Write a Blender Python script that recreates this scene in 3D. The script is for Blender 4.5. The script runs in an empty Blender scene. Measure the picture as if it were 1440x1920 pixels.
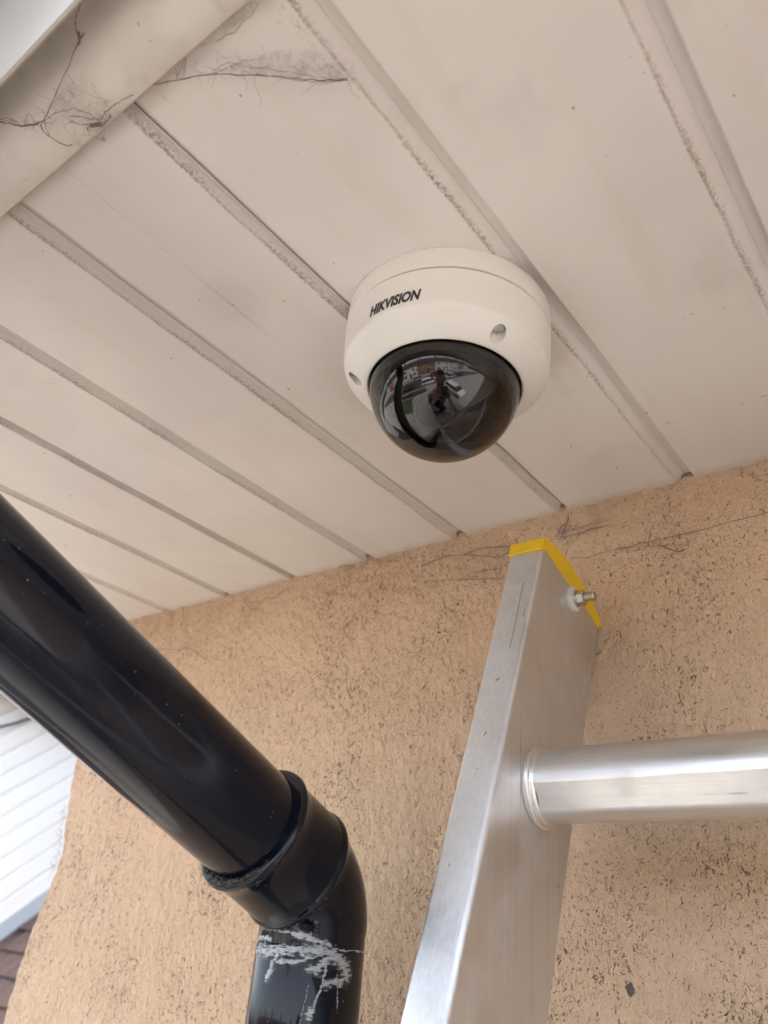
import bpy, bmesh, math, random
from mathutils import Vector, Matrix, noise
random.seed(7)
PI = math.pi
scn = bpy.context.scene
C = scn.collection

# ------------------------------------------------------------------ camera, sky, sun, exposure
CZ = 4.6                                   # lens height above the ground (photographer stands on the ladder)
CR = ((0.7879676, -0.2307887, -0.5709642), (0.6096032, 0.4250527, 0.6693988), (0.0881956, -0.8755391, 0.4756155))
FPX = 1483.4
right = Vector((CR[0][0], CR[1][0], CR[2][0])); down = Vector((CR[0][1], CR[1][1], CR[2][1])); fwd = Vector((CR[0][2], CR[1][2], CR[2][2]))
cam_d = bpy.data.cameras.new('camera'); cam = bpy.data.objects.new('camera', cam_d); C.objects.link(cam)
m = Matrix((right, -down, -fwd)).transposed().to_4x4(); m.translation = Vector((0, 0, CZ)); cam.matrix_world = m
cam_d.sensor_fit = 'VERTICAL'; cam_d.sensor_height = 36; cam_d.sensor_width = 27; cam_d.lens = FPX / 1920 * 36
cam_d.clip_start = 0.005; cam_d.clip_end = 800
cam_d.dof.use_dof = True; cam_d.dof.focus_distance = 0.46; cam_d.dof.aperture_fstop = 11
scn.camera = cam

SUN_EL, SUN_AZ = math.radians(60), math.radians(78)     # azimuth from +x towards -y
world = bpy.data.worlds.new('World'); scn.world = world; world.use_nodes = True
wn = world.node_tree.nodes; wl = world.node_tree.links; wn.clear()
wo = wn.new('ShaderNodeOutputWorld'); wb = wn.new('ShaderNodeBackground'); wb.inputs['Strength'].default_value = 0.15
sky = wn.new('ShaderNodeTexSky'); sky.sky_type = 'NISHITA'; sky.sun_disc = False
sky.sun_elevation = SUN_EL; sky.sun_rotation = math.radians(90) - SUN_AZ + math.radians(0)
sky.air_density = 1.0; sky.dust_density = 4.0; sky.ozone_density = 1.0
hs = wn.new('ShaderNodeHueSaturation'); hs.inputs['Saturation'].default_value = 0.45     # overcast
wl.new(sky.outputs[0], hs.inputs['Color']); wl.new(hs.outputs[0], wb.inputs['Color']); wl.new(wb.outputs[0], wo.inputs['Surface'])
sun_d = bpy.data.lights.new('sun', 'SUN'); sun_d.energy = 1.3; sun_d.angle = math.radians(20); sun_d.color = (1, .95, .88)
sun = bpy.data.objects.new('sun', sun_d); C.objects.link(sun); sun.location = (5, -3, 12)
sdir = Vector((math.cos(SUN_EL) * math.cos(SUN_AZ), math.cos(SUN_EL) * math.sin(SUN_AZ), math.sin(SUN_EL)))
sun.rotation_euler = sdir.to_track_quat('Z', 'Y').to_euler()
scn.view_settings.view_transform = 'Standard'; scn.view_settings.look = 'None'; scn.view_settings.gamma = 1
scn.view_settings.exposure = 2.45
scn.cycles.max_bounces = 8; scn.cycles.diffuse_bounces = 4; scn.cycles.transparent_max_bounces = 16
scn.cycles.caustics_reflective = False; scn.cycles.sample_clamp_indirect = 6

# ------------------------------------------------------------------ helpers
YW, YF, ZS = .5117, .0881, .314             # wall face, inner edge of the eaves trim, soffit height (relative to the lens)
def P(x, y, z): return Vector((x, y, z + CZ))            # camera-relative metres -> world
def ray(px, py): return right * ((px - 720) / FPX) + down * ((py - 960) / FPX) + fwd
def on(px, py, ax, val):                                 # where the sight line meets a real surface (plane)
    v = ray(px, py); v = v * (val / v[ax]); return Vector((v.x, v.y, v.z + CZ))
def nz(x, y=0., z=0., s=1.): return noise.noise(Vector((x * s, y * s, z * s)))
def empty(name, loc, label=None, cat=None, group=None):
    o = bpy.data.objects.new(name, None); C.objects.link(o); o.location = loc
    if label: o['label'] = label
    if cat: o['category'] = cat
    if group: o['group'] = group
    o.empty_display_size = .05
    return o
def wloc(o):
    v = Vector((0, 0, 0))
    while o: v += o.location; o = o.parent
    return v
def mk(name, verts, faces, mat, parent=None, smooth=False, kind=None, label=None, cat=None, loc=None, sharp=None):
    base = wloc(parent)
    org = Vector(loc) if loc is not None else (base if parent else Vector((0, 0, 0)))
    me = bpy.data.meshes.new(name)
    me.from_pydata([tuple(Vector(v) - org) for v in verts], [], faces); me.update()
    mats = mat if isinstance(mat, (list, tuple)) else [mat]
    for q in mats: me.materials.append(q)
    if smooth:
        me.polygons.foreach_set('use_smooth', [True] * len(me.polygons))
        if sharp: me.set_sharp_from_angle(angle=math.radians(sharp))
    o = bpy.data.objects.new(name, me); C.objects.link(o)
    o.parent = parent; o.location = org - base
    if kind: o['kind'] = kind
    if label: o['label'] = label
    if cat: o['category'] = cat
    return o
class MB:
    def __init__(s): s.v = []; s.f = []
    def add(s, v, f):
        n = len(s.v); s.v += [Vector(q) for q in v]; s.f += [tuple(i + n for i in q) for q in f]; return s
    def box(s, a, b):
        x0, y0, z0 = a; x1, y1, z1 = b
        return s.add([(x0,y0,z0),(x1,y0,z0),(x1,y1,z0),(x0,y1,z0),(x0,y0,z1),(x1,y0,z1),(x1,y1,z1),(x0,y1,z1)],
                     [(3,2,1,0),(4,5,6,7),(0,1,5,4),(1,2,6,5),(2,3,7,6),(3,0,4,7)])
    def sweep(s, pts, rad, n=16, cap=True, up=None):
        pts = [Vector(p) for p in pts]
        if not isinstance(rad, (list, tuple)): rad = [rad] * len(pts)
        tn = []
        for i in range(len(pts)):
            t = pts[min(i + 1, len(pts) - 1)] - pts[max(i - 1, 0)]
            tn.append(t.normalized() if t.length > 1e-9 else Vector((0, 0, 1)))
        a = up or (Vector((1, 0, 0)) if abs(tn[0].x) < .9 else Vector((0, 1, 0)))
        u = (a - tn[0] * a.dot(tn[0])).normalized(); V = []; F = []
        for i, p in enumerate(pts):
            if i:
                u = (u - tn[i] * u.dot(tn[i]));
                u = u.normalized() if u.length > 1e-6 else tn[i].orthogonal().normalized()
            w = tn[i].cross(u)
            for k in range(n):
                t = 2 * PI * k / n; V.append(p + (u * math.cos(t) + w * math.sin(t)) * rad[i])
        for i in range(len(pts) - 1):
            for k in range(n):
                F.append((i*n+k, i*n+(k+1)%n, (i+1)*n+(k+1)%n, (i+1)*n+k))
        if cap:
            F.append(tuple(range(n))[::-1]); F.append(tuple((len(pts)-1)*n + k for k in range(n)))
        return s.add(V, F)
    def lathe(s, prof, c, n=96, closed=False):           # prof: (r, z) list around vertical axis at c
        V = []; F = []; L = len(prof)
        for k in range(n):
            t = 2 * PI * k / n
            for r, z in prof: V.append((c[0] + r * math.cos(t), c[1] + r * math.sin(t), c[2] + z))
        for k in range(n):
            k2 = (k + 1) % n
            for i in range(L if closed else L - 1):
                j = (i + 1) % L
                F.append((k*L+i, k*L+j, k2*L+j, k2*L+i))
        return s.add(V, F)
    def prism(s, poly, d):                               # closed polygon (3-D points) extruded by vector d
        poly = [Vector(p) for p in poly]; d = Vector(d); n = len(poly)
        return s.add(poly + [p + d for p in poly], [tuple(range(n))[::-1], tuple(range(n, 2*n))] + [(i, (i+1)%n, n+(i+1)%n, n+i) for i in range(n)])
    def out(s, name, mat, parent=None, **k): return mk(name, s.v, s.f, mat, parent, **k)
def jitter(pts, amp, rnd, n=4):
    out = []
    for a, b_ in zip(pts, pts[1:]):
        for k in range(n):
            t = k / n; p = a.lerp(b_, t); out.append(p + Vector((rnd.uniform(-1, 1), rnd.uniform(-1, 1), rnd.uniform(-.6, .6))) * amp * (1 if (k or out) else 0))
    return out + [pts[-1]]
def fix_normals(o):
    bm = bmesh.new(); bm.from_mesh(o.data); bmesh.ops.recalc_face_normals(bm, faces=bm.faces); bm.to_mesh(o.data); bm.free(); return o
def bevel(o, w, seg=2, ang=35):
    b = o.modifiers.new('bevel', 'BEVEL'); b.width = w; b.segments = seg; b.limit_method = 'ANGLE'; b.angle_limit = math.radians(ang); return o

# ------------------------------------------------------------------ materials
class NT:
    def __init__(s, name):
        s.m = bpy.data.materials.new(name); s.m.use_nodes = True; s.t = s.m.node_tree; s.n = s.t.nodes; s.b = s.n['Principled BSDF']; s.out = s.n['Material Output']
    def new(s, t, **k):
        q = s.n.new(t)
        for a, v in k.items(): setattr(q, a, v)
        return q
    def L(s, a, b): s.t.links.new(a, b)
    def set(s, sock, v):
        if hasattr(v, 'is_linked') or isinstance(v, bpy.types.NodeSocket): s.L(v, sock)
        else: sock.default_value = v
    def math(s, op, a, b=0., clamp=False):
        q = s.new('ShaderNodeMath', operation=op, use_clamp=clamp); s.set(q.inputs[0], a); s.set(q.inputs[1], b); return q.outputs[0]
    def ramp(s, v, lo, hi, a=0., b=1., smooth=True):
        q = s.new('ShaderNodeMapRange', interpolation_type='SMOOTHSTEP' if smooth else 'LINEAR'); s.set(q.inputs['Value'], v)
        s.set(q.inputs['From Min'], lo); s.set(q.inputs['From Max'], hi); s.set(q.inputs['To Min'], a); s.set(q.inputs['To Max'], b); return q.outputs[0]
    def mix(s, f, a, b, mode='MIX'):
        q = s.new('ShaderNodeMix', data_type='RGBA', blend_type=mode); s.set(q.inputs[0], f)
        s.set(q.inputs[6], a if not isinstance(a, tuple) else (*a, 1)); s.set(q.inputs[7], b if not isinstance(b, tuple) else (*b, 1)); return q.outputs[2]
    def pos(s, scale=(1, 1, 1), rot=(0, 0, 0), loc=(0, 0, 0), obj=False):
        if obj: src = s.new('ShaderNodeTexCoord').outputs['Object']
        else: src = s.new('ShaderNodeNewGeometry').outputs['Position']
        q = s.new('ShaderNodeMapping'); q.inputs['Scale'].default_value = scale; q.inputs['Rotation'].default_value = rot; q.inputs['Location'].default_value = loc
        s.L(src, q.inputs['Vector']); return q.outputs[0]
    def noise(s, vec, scale, detail=2., rough=.5, dist=0.):
        q = s.new('ShaderNodeTexNoise'); s.L(vec, q.inputs['Vector']); q.inputs['Scale'].default_value = scale; q.inputs['Detail'].default_value = detail
        q.inputs['Roughness'].default_value = rough; q.inputs['Distortion'].default_value = dist; return q.outputs['Fac']
    def voro(s, vec, scale, feat='F1', out='Distance', rnd=1.):
        q = s.new('ShaderNodeTexVoronoi', feature=feat); s.L(vec, q.inputs['Vector']); q.inputs['Scale'].default_value = scale; q.inputs['Randomness'].default_value = rnd; return q.outputs[out]
    def bump(s, h, dist, strength=1., nrm=None):
        q = s.new('ShaderNodeBump'); s.set(q.inputs['Height'], h); q.inputs['Distance'].default_value = dist; q.inputs['Strength'].default_value = strength
        if nrm is not None: s.L(nrm, q.inputs['Normal'])
        return q.outputs[0]
    def done(s, col=None, rough=None, metal=None, nrm=None, **k):
        b = s.b
        if col is not None: s.set(b.inputs['Base Color'], (*col, 1) if isinstance(col, tuple) else col)
        if rough is not None: s.set(b.inputs['Roughness'], rough)
        if metal is not None: s.set(b.inputs['Metallic'], metal)
        if nrm is not None: s.L(nrm, b.inputs['Normal'])
        for a, v in k.items(): s.set(b.inputs[a], v)
        return s.m

def plain(name, col, rough=.5, metal=0., var=.08, sc=40., bump=0.):
    t = NT(name); p = t.pos(obj=True); n = t.noise(p, sc, 4)
    d = tuple(max(0, c * (1 - var)) for c in col); e = tuple(min(1, c * (1 + var)) for c in col)
    return t.done(t.mix(n, d, e), t.ramp(n, .3, .7, rough * .85, min(1, rough * 1.15)), metal, t.bump(n, bump) if bump else None)

def m_soffit():
    t = NT('soffit_pvc'); p = t.pos()
    uv = t.new('ShaderNodeAttribute', attribute_name='across').outputs['Fac']      # metres from the chamfered edge, into the board face
    big = t.noise(p, 5, 3, .55); mid = t.noise(t.pos((60, 8, 1)), 1, 4)
    c = t.mix(t.ramp(big, .35, .68), (.765, .73, .685), (.69, .645, .615))
    c = t.mix(t.math('MULTIPLY', t.ramp(mid, .5, .75), .35), c, (.66, .60, .49))       # yellowed streaks along the board
    gr = t.noise(p, 14, 3, .6); c = t.mix(t.ramp(gr, .58, .78, 0, .34), c, (.53, .49, .46))
    # soft grey smudges
    for (sx, sy, r) in ((-.068, .118, .011), (-.055, .155, .012), (-.30, .20, .03)):
        vd = t.new('ShaderNodeVectorMath', operation='DISTANCE'); t.L(t.pos((1, 1, 0)), vd.inputs[0]); vd.inputs[1].default_value = (sx, sy, 0)
        c = t.mix(t.ramp(vd.outputs['Value'], r, r * .2, 0, .30), c, (.46, .43, .43))
    for (qx, qy, r, ex, al) in ((1432, 743, .0042, 2.6, .6), (1390, 757, .0030, 1.6, .5), (1255, 792, .0050, 2.8, .4), (1270, 768, .0014, 1., .6), (1425, 830, .0030, 4., .45), (690, 520, .006, 1.3, .25)):
        q = on(qx, qy, 2, ZS); vd = t.new('ShaderNodeVectorMath', operation='DISTANCE'); t.L(t.pos((1, ex, 0), (0, 0, -.25)), vd.inputs[0])
        ca, sa = math.cos(-.25), math.sin(-.25); vd.inputs[1].default_value = (q.x * ca - q.y * ex * sa, q.x * sa + q.y * ex * ca, 0)
        c = t.mix(t.ramp(t.math('ADD', vd.outputs['Value'], t.math('MULTIPLY', t.noise(p, 160, 3, .7), r * 1.2)), r * 1.5, r * .6, 0, al), c, (.40, .27, .13))
    # fly specks
    pv = t.pos(); cell = t.voro(pv, 70); keep = t.new('ShaderNodeSeparateColor'); vq = t.new('ShaderNodeTexVoronoi', feature='F1'); t.L(pv, vq.inputs['Vector']); vq.inputs['Scale'].default_value = 70
    t.L(vq.outputs['Color'], keep.inputs[0])
    sz = t.math('MULTIPLY', t.ramp(keep.outputs[0], .45, 1., 0, 1, False), .085)
    sp = t.math('LESS_THAN', vq.outputs['Distance'], sz); c = t.mix(t.math('MULTIPLY', sp, .7), c, (.22, .17, .12))
    q2 = t.new('ShaderNodeTexVoronoi', feature='F1'); t.L(t.pos((1, 1, 1), (0, 0, .6)), q2.inputs['Vector']); q2.inputs['Scale'].default_value = 260
    k2 = t.new('ShaderNodeSeparateColor'); t.L(q2.outputs['Color'], k2.inputs[0])
    patch = t.ramp(t.noise(p, 9, 2), .5, .7)
    sp2 = t.math('MULTIPLY', t.math('LESS_THAN', q2.outputs['Distance'], t.math('MULTIPLY', t.ramp(k2.outputs[0], .86, 1., 0, 1, False), .16)), patch)
    c = t.mix(t.math('MULTIPLY', sp2, .55), c, (.27, .21, .16))
    # faint scratches
    w = t.new('ShaderNodeTexNoise'); t.L(t.pos((900, 14, 1), (0, 0, .25)), w.inputs['Vector']); w.inputs['Scale'].default_value = 1; w.inputs['Detail'].default_value = 1
    scr = t.math('MULTIPLY', t.ramp(w.outputs['Fac'], .73, .78), t.ramp(t.noise(p, 22, 1), .56, .66)); c = t.mix(t.math('MULTIPLY', scr, .3), c, (.36, .30, .26))
    # grime line along the chamfered edge (its own ragged shape) and on the chamfer
    n1 = t.noise(p, 620, 3, .7); n2 = t.noise(p, 28, 2); n3 = t.noise(t.pos((900, 500, 1)), 1, 3, .6)
    sx0 = t.new('ShaderNodeSeparateXYZ'); t.L(p, sx0.inputs[0])
    dd = t.math('ADD', uv, t.math('MULTIPLY', t.math('SUBTRACT', n2, .5), .0030))
    band = t.math('MULTIPLY', t.ramp(dd, -.0030, -.0006), t.ramp(dd, .0017, .0003))
    spk = t.ramp(t.math('ADD', n1, t.math('MULTIPLY', n3, .6)), .70, .95)
    dens = t.ramp(t.noise(t.pos((6, 17, 1)), 1, 4, .65), .38, .62, .0, 1)
    g = t.math('MULTIPLY', t.math('MULTIPLY', band, spk), dens); c = t.mix(t.math('MULTIPLY', g, .8), c, (.21, .165, .13))
    ln = t.math('MULTIPLY', t.math('MULTIPLY', t.ramp(dd, -.0012, -.0002), t.ramp(dd, .0010, .0001)), t.ramp(n3, .3, .65, .15, .6)); c = t.mix(ln, c, (.30, .245, .20))
    wash = t.math('MULTIPLY', t.math('MULTIPLY', t.ramp(dd, -.016, -.004), t.ramp(dd, .0015, -.001)), t.ramp(sx0.outputs[0], -.16, -.27, .14, .36))
    c = t.mix(t.math('MULTIPLY', wash, t.ramp(n1, .2, .7, .5, 1)), c, (.40, .35, .31))
    # ragged dirt right at the wall end, then darker tones towards wall and trim
    sp3 = t.new('ShaderNodeSeparateXYZ'); t.L(p, sp3.inputs[0])
    ny = t.math('ADD', sp3.outputs[1], t.math('MULTIPLY', t.noise(p, 60, 4, .7), .016)); c = t.mix(t.ramp(ny, .506, .522, 0, .6), c, (.40, .30, .22))
    c = t.mix(t.math('MULTIPLY', t.ramp(sp3.outputs[1], .30, .51), .35), c, (.60, .535, .44))  # board colour turns gradually darker towards the wall
    c = t.mix(t.ramp(t.math('SUBTRACT', sp3.outputs[1], t.math('MULTIPLY', n2, .012)), .092, .083, 0, .5), c, (.45, .40, .36))
    h = t.math('ADD', t.math('MULTIPLY', big, .6), t.math('MULTIPLY', g, .25))
    return t.done(c, t.ramp(gr, .3, .7, .32, .5), 0, t.bump(h, .0012, .5), **{'Specular IOR Level': .35})

def m_wall():
    t = NT('render_wall')
    p = t.pos(); wob = t.noise(p, 120, 2)
    vm = t.new('ShaderNodeMapping'); vm.inputs['Rotation'].default_value = (0, math.radians(24), 0); vm.inputs['Scale'].default_value = (1.0, 1.0, .72)
    t.L(t.new('ShaderNodeNewGeometry').outputs['Position'], vm.inputs['Vector'])
    n1 = t.noise(vm.outputs[0], 400, 2.5, .6, 1.1)
    n1b = t.noise(vm.outputs[0], 720, 2, .55, 1.2)
    dens = t.noise(p, 17, 3, .6); dens2 = t.noise(p, 5, 2)
    th = t.math('SUBTRACT', t.math('SUBTRACT', .765, t.math('MULTIPLY', dens, .22)), t.math('MULTIPLY', dens2, .06))
    pit = t.ramp(t.math('SUBTRACT', n1, th), 0, .085)
    th2 = t.math('ADD', th, .012); pit2 = t.ramp(t.math('SUBTRACT', n1b, th2), 0, .05)
    allp = t.math('MAXIMUM', pit, t.math('MULTIPLY', pit2, .8))
    big = t.noise(p, 6, 3, .5)
    c = t.mix(t.ramp(big, .3, .7), (.71, .515, .36), (.67, .495, .335))
    c = t.mix(t.ramp(t.noise(p, 45, 3), .45, .75, 0, .35), c, (.61, .43, .29))
    tone = t.noise(p, 90, 2)
    pc = t.mix(tone, (.22, .125, .065), (.40, .26, .16)); c = t.mix(t.math('MULTIPLY', allp, .92), c, pc)
    # eave shade painted into the wall colour close under the soffit
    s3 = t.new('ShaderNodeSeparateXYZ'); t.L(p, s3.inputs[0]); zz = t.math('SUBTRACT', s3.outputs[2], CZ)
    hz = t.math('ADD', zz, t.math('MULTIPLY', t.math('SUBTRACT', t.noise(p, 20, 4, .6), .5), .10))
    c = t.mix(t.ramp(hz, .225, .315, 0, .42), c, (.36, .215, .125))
    # one dark paint chip
    vd = t.new('ShaderNodeVectorMath', operation='DISTANCE'); t.L(t.pos((1, 0, .7)), vd.inputs[0]); q = on(1181, 1855, 1, .5117); vd.inputs[1].default_value = (q.x, 0, q.z * .7)
    c = t.mix(t.ramp(t.math('ADD', vd.outputs['Value'], t.math('MULTIPLY', t.noise(p, 420, 4, .7), .006)), .0062, .0050), c, (.13, .115, .10))
    fine = t.noise(p, 240, 4, .6); lump = t.noise(vm.outputs[0], 150, 3, .6)
    h = t.math('SUBTRACT', t.math('ADD', t.math('MULTIPLY', lump, .9), t.math('MULTIPLY', fine, .25)), t.math('MULTIPLY', allp, .75))
    return t.done(c, .82, 0, t.bump(h, .0048, 1.0), **{'Specular IOR Level': .25})

def m_pipe():
    t = NT('black_pvc'); p = t.pos()
    n = t.noise(p, 45, 5, .65); fine = t.noise(p, 700, 2); q = t.new('ShaderNodeTexVoronoi', feature='F1'); t.L(p, q.inputs['Vector']); q.inputs['Scale'].default_value = 170
    k = t.new('ShaderNodeSeparateColor'); t.L(q.outputs['Color'], k.inputs[0])
    sp = t.math('LESS_THAN', q.outputs['Distance'], t.math('MULTIPLY', t.ramp(k.outputs[0], .60, 1., 0, 1, False), .10))
    dust = t.math('MULTIPLY', t.ramp(n, .45, .8), t.ramp(fine, .35, .7))
    nn = t.new('ShaderNodeNewGeometry'); sx = t.new('ShaderNodeSeparateXYZ'); t.L(nn.outputs['Normal'], sx.inputs[0])
    upw = t.ramp(sx.outputs[2], -.2, .9, .15, 1)                                     # dust settles on upward faces
    dust = t.math('MULTIPLY', dust, upw)
    c = t.mix(t.math('MULTIPLY', dust, .55), (.0032, .0058, .0130), (.042, .044, .050)); c = t.mix(t.math('MULTIPLY', sp, .45), c, (.22, .22, .21))
    wv = t.noise(t.pos((90, 9, 9)), 1, 2)
    return t.done(c, t.math('ADD', t.ramp(n, .3, .8, .07, .17), t.math('MULTIPLY', dust, .35)), 0, t.bump(t.math('ADD', t.math('MULTIPLY', wv, .6), t.math('MULTIPLY', fine, .015)), .0012, .25), **{'Specular IOR Level': .36})

def m_alu(name, axis, rough=.42, base=(.82, .825, .83), lo=(.60, .60, .60)):
    t = NT(name); rot = (math.radians(18.8), 0, 0)
    s = {'stile': (700, 700, 6), 'rung': (6, 700, 700)}[axis]
    br = t.noise(t.pos(s, rot), 1, 4, .6); blot = t.noise(t.pos(), 28, 5, .6); big = t.noise(t.pos(), 9, 3)
    c = t.mix(br, lo, base); c = t.mix(t.ramp(blot, .48, .75, 0, .35), c, (.50, .48, .46))
    q = t.new('ShaderNodeTexVoronoi', feature='F1'); t.L(t.pos((1, 1, .6)), q.inputs['Vector']); q.inputs['Scale'].default_value = 95
    k = t.new('ShaderNodeSeparateColor'); t.L(q.outputs['Color'], k.inputs[0])
    sp = t.math('LESS_THAN', q.outputs['Distance'], t.math('MULTIPLY', t.ramp(k.outputs[0], .8, 1., 0, 1, False), .10)); c = t.mix(t.math('MULTIPLY', sp, .6), c, (.12, .11, .10))
    sc = t.math('MULTIPLY', t.ramp(t.noise(t.pos(tuple(v * .6 for v in s), rot, (3, 5, 7)), 1, 1), .70, .76), t.ramp(t.noise(t.pos(), 35, 2), .5, .62)); c = t.mix(t.math('MULTIPLY', sc, .5), c, (.2, .19, .18))
    return t.done(c, t.math('ADD', t.ramp(blot, .3, .75, rough * .8, rough * 1.35), t.math('MULTIPLY', br, .06)), .97, t.bump(t.math('ADD', br, t.math('MULTIPLY', big, 6.)), .00035, .3))

def m_trim():
    t = NT('dirty_white_trim'); p = t.pos(); a = t.noise(p, 16, 4, .6); b_ = t.noise(p, 90, 4, .65)
    c = t.mix(t.ramp(a, .35, .7), (.71, .675, .60), (.62, .575, .525)); c = t.mix(t.ramp(b_, .56, .78, 0, .5), c, (.50, .43, .34))
    q = t.new('ShaderNodeTexVoronoi', feature='F1'); t.L(p, q.inputs['Vector']); q.inputs['Scale'].default_value = 110; k = t.new('ShaderNodeSeparateColor'); t.L(q.outputs['Color'], k.inputs[0])
    sp = t.math('LESS_THAN', q.outputs['Distance'], t.math('MULTIPLY', t.ramp(k.outputs[0], .55, 1., 0, 1, False), .14)); c = t.mix(t.math('MULTIPLY', sp, .5), c, (.32, .26, .19))
    return t.done(c, .55, 0, t.bump(b_, .0006, .6))

def m_sealant():
    t = NT('smeared_sealant'); al = t.new('ShaderNodeAttribute', attribute_name='cover').outputs['Fac']
    st = t.noise(t.pos((110, 110, 1900), (0, math.radians(-7), 0)), 1, 3, .6); f = t.noise(t.pos(), 900, 3, .6)
    a = t.math('MULTIPLY', t.ramp(al, -.55, .75), t.ramp(t.math('ADD', st, t.math('MULTIPLY', al, .40)), .34, .86)); a = t.math('MULTIPLY', a, t.ramp(f, .25, .5, .55, 1))
    c = t.mix(st, (.36, .40, .42), (.66, .70, .71)); t.done(c, .55, 0, t.bump(t.math('ADD', st, f), .0007, .8), Alpha=a); return t.m

def m_film():
    t = NT('cobweb_sheet'); p = t.pos(); a = t.noise(p, 130, 5, .7); b_ = t.noise(t.pos((500, 160, 300), (0, 0, .7)), 1, 4, .7)
    t.done((.36, .31, .27), .9, 0, None, Alpha=t.math('ADD', t.ramp(a, .42, .72, .02, .30), t.ramp(b_, .56, .70, 0, .38))); return t.m

def m_dome():
    t = NT('smoked_dome'); t.n.remove(t.b)
    tr = t.new('ShaderNodeBsdfTransparent'); tr.inputs['Color'].default_value = (.37, .35, .32, 1)
    gl = t.new('ShaderNodeBsdfGlossy'); gl.inputs['Roughness'].default_value = .015; gl.inputs['Color'].default_value = (1, 1, 1, 1)
    fr = t.new('ShaderNodeFresnel'); fr.inputs['IOR'].default_value = 1.58
    mx = t.new('ShaderNodeMixShader'); t.L(fr.outputs[0], mx.inputs[0]); t.L(tr.outputs[0], mx.inputs[1]); t.L(gl.outputs[0], mx.inputs[2]); t.L(mx.outputs[0], t.out.inputs['Surface'])
    return t.m

M = dict(
    soffit=m_soffit(), wall=m_wall(), pipe=m_pipe(), stile=m_alu('aluminium_stile', 'stile'), rung=m_alu('aluminium_rung', 'rung', .34, (.82, .815, .805), (.66, .655, .645)), dome=m_dome(),
    trim=m_trim(), fascia=plain('white_fascia', (.52, .50, .455), .4, 0, .04, 8),
    white=plain('camera_white', (.74, .725, .67), .38, 0, .02, 60), ink=plain('ink_black', (.02, .02, .022), .5), liner=plain('liner_black', (.012, .012, .013), .45),
    lens=plain('lens_glass', (.005, .005, .008), .04), lensring=plain('lens_ring_grey', (.05, .05, .055), .3), seam=plain('seam_grey', (.05, .047, .042), .7),
    yellow=plain('yellow_plastic', (.80, .53, .008), .42, 0, .12, 120, .0004), nylon=plain('nylon_white', (.66, .64, .60), .35), zinc=plain('zinc_steel', (.62, .62, .61), .25, 1), brass=plain('yellow_zinc_thread', (.48, .44, .34), .35, 1),
    web=plain('cobweb_dark', (.14, .105, .085), .9), webf=plain('cobweb_dusty', (.36, .30, .26), .9), scratch=plain('scratch_grey', (.20, .19, .18), .7), hair=plain('fibre_grey', (.50, .47, .43), .9),
    sealant=m_sealant(), film=m_film(), dust=plain('pale_dust', (.24, .22, .19), .9, 0, .4, 300), grime=plain('wet_grime', (.030, .026, .016), .3, 0, .6, 600, .002),
    roof=plain('roof_tile_brown', (.06, .036, .032), .8, 0, .3, 9), lead=plain('lead_flashing', (.34, .39, .44), .5), board=plain('white_cladding', (.68, .70, .70), .4, 0, .02, 3), cable=plain('cable_black', (.02, .02, .022), .5),
    void=plain('dark_timber', (.05, .04, .03), .9), ground=plain('concrete_paving', (.33, .31, .285), .85, 0, .2, 2), road=plain('asphalt', (.07, .07, .072), .85, 0, .2, 4),
    pave=plain('pavement_slabs', (.33, .32, .30), .85, 0, .12, 3), grass=plain('lawn_grass', (.05, .075, .03), .9, 0, .4, 14), brick=plain('house_brick', (.30, .15, .10), .85, 0, .2, 20), rend=plain('house_render', (.62, .60, .55), .8, 0, .06, 3),
    glass=plain('window_glass', (.03, .035, .04), .06), frame=plain('frame_white', (.78, .78, .77), .4), tyre=plain('tyre_rubber', (.015, .015, .015), .8), rim=plain('wheel_alloy', (.45, .45, .46), .3, 1),
    lamp=plain('lamp_clear', (.6, .6, .6), .1), rlamp=plain('lamp_red', (.35, .01, .01), .2),
    skin=plain('skin', (.48, .28, .20), .5), shirt=plain('navy_cotton', (.018, .022, .035), .9), jeans=plain('denim', (.03, .045, .08), .9), hairb=plain('dark_hair', (.02, .014, .01), .6), shoe=plain('shoe_leather', (.03, .025, .02), .5))

# ------------------------------------------------------------------ the ground
mk('ground', [(-120, -160, 0), (120, -160, 0), (120, 80, 0), (-120, 80, 0)], [(0, 1, 2, 3)], M['ground'], kind='structure')
b = MB(); b.box((-90, -14.5, -.02), (90, -7.5, .004)); b.out('road', M['road'], kind='structure')
b = MB(); b.box((-90, -7.5, -.02), (90, -5.9, .12)); b.box((-90, -16.4, -.02), (90, -14.5, .12)); b.out('pavement', M['pave'], kind='structure')
b = MB(); b.box((-7.5, -5.5, -.02), (-3.4, -2.4, .03)); b.out('lawn', M['grass'], kind='structure')

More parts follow.
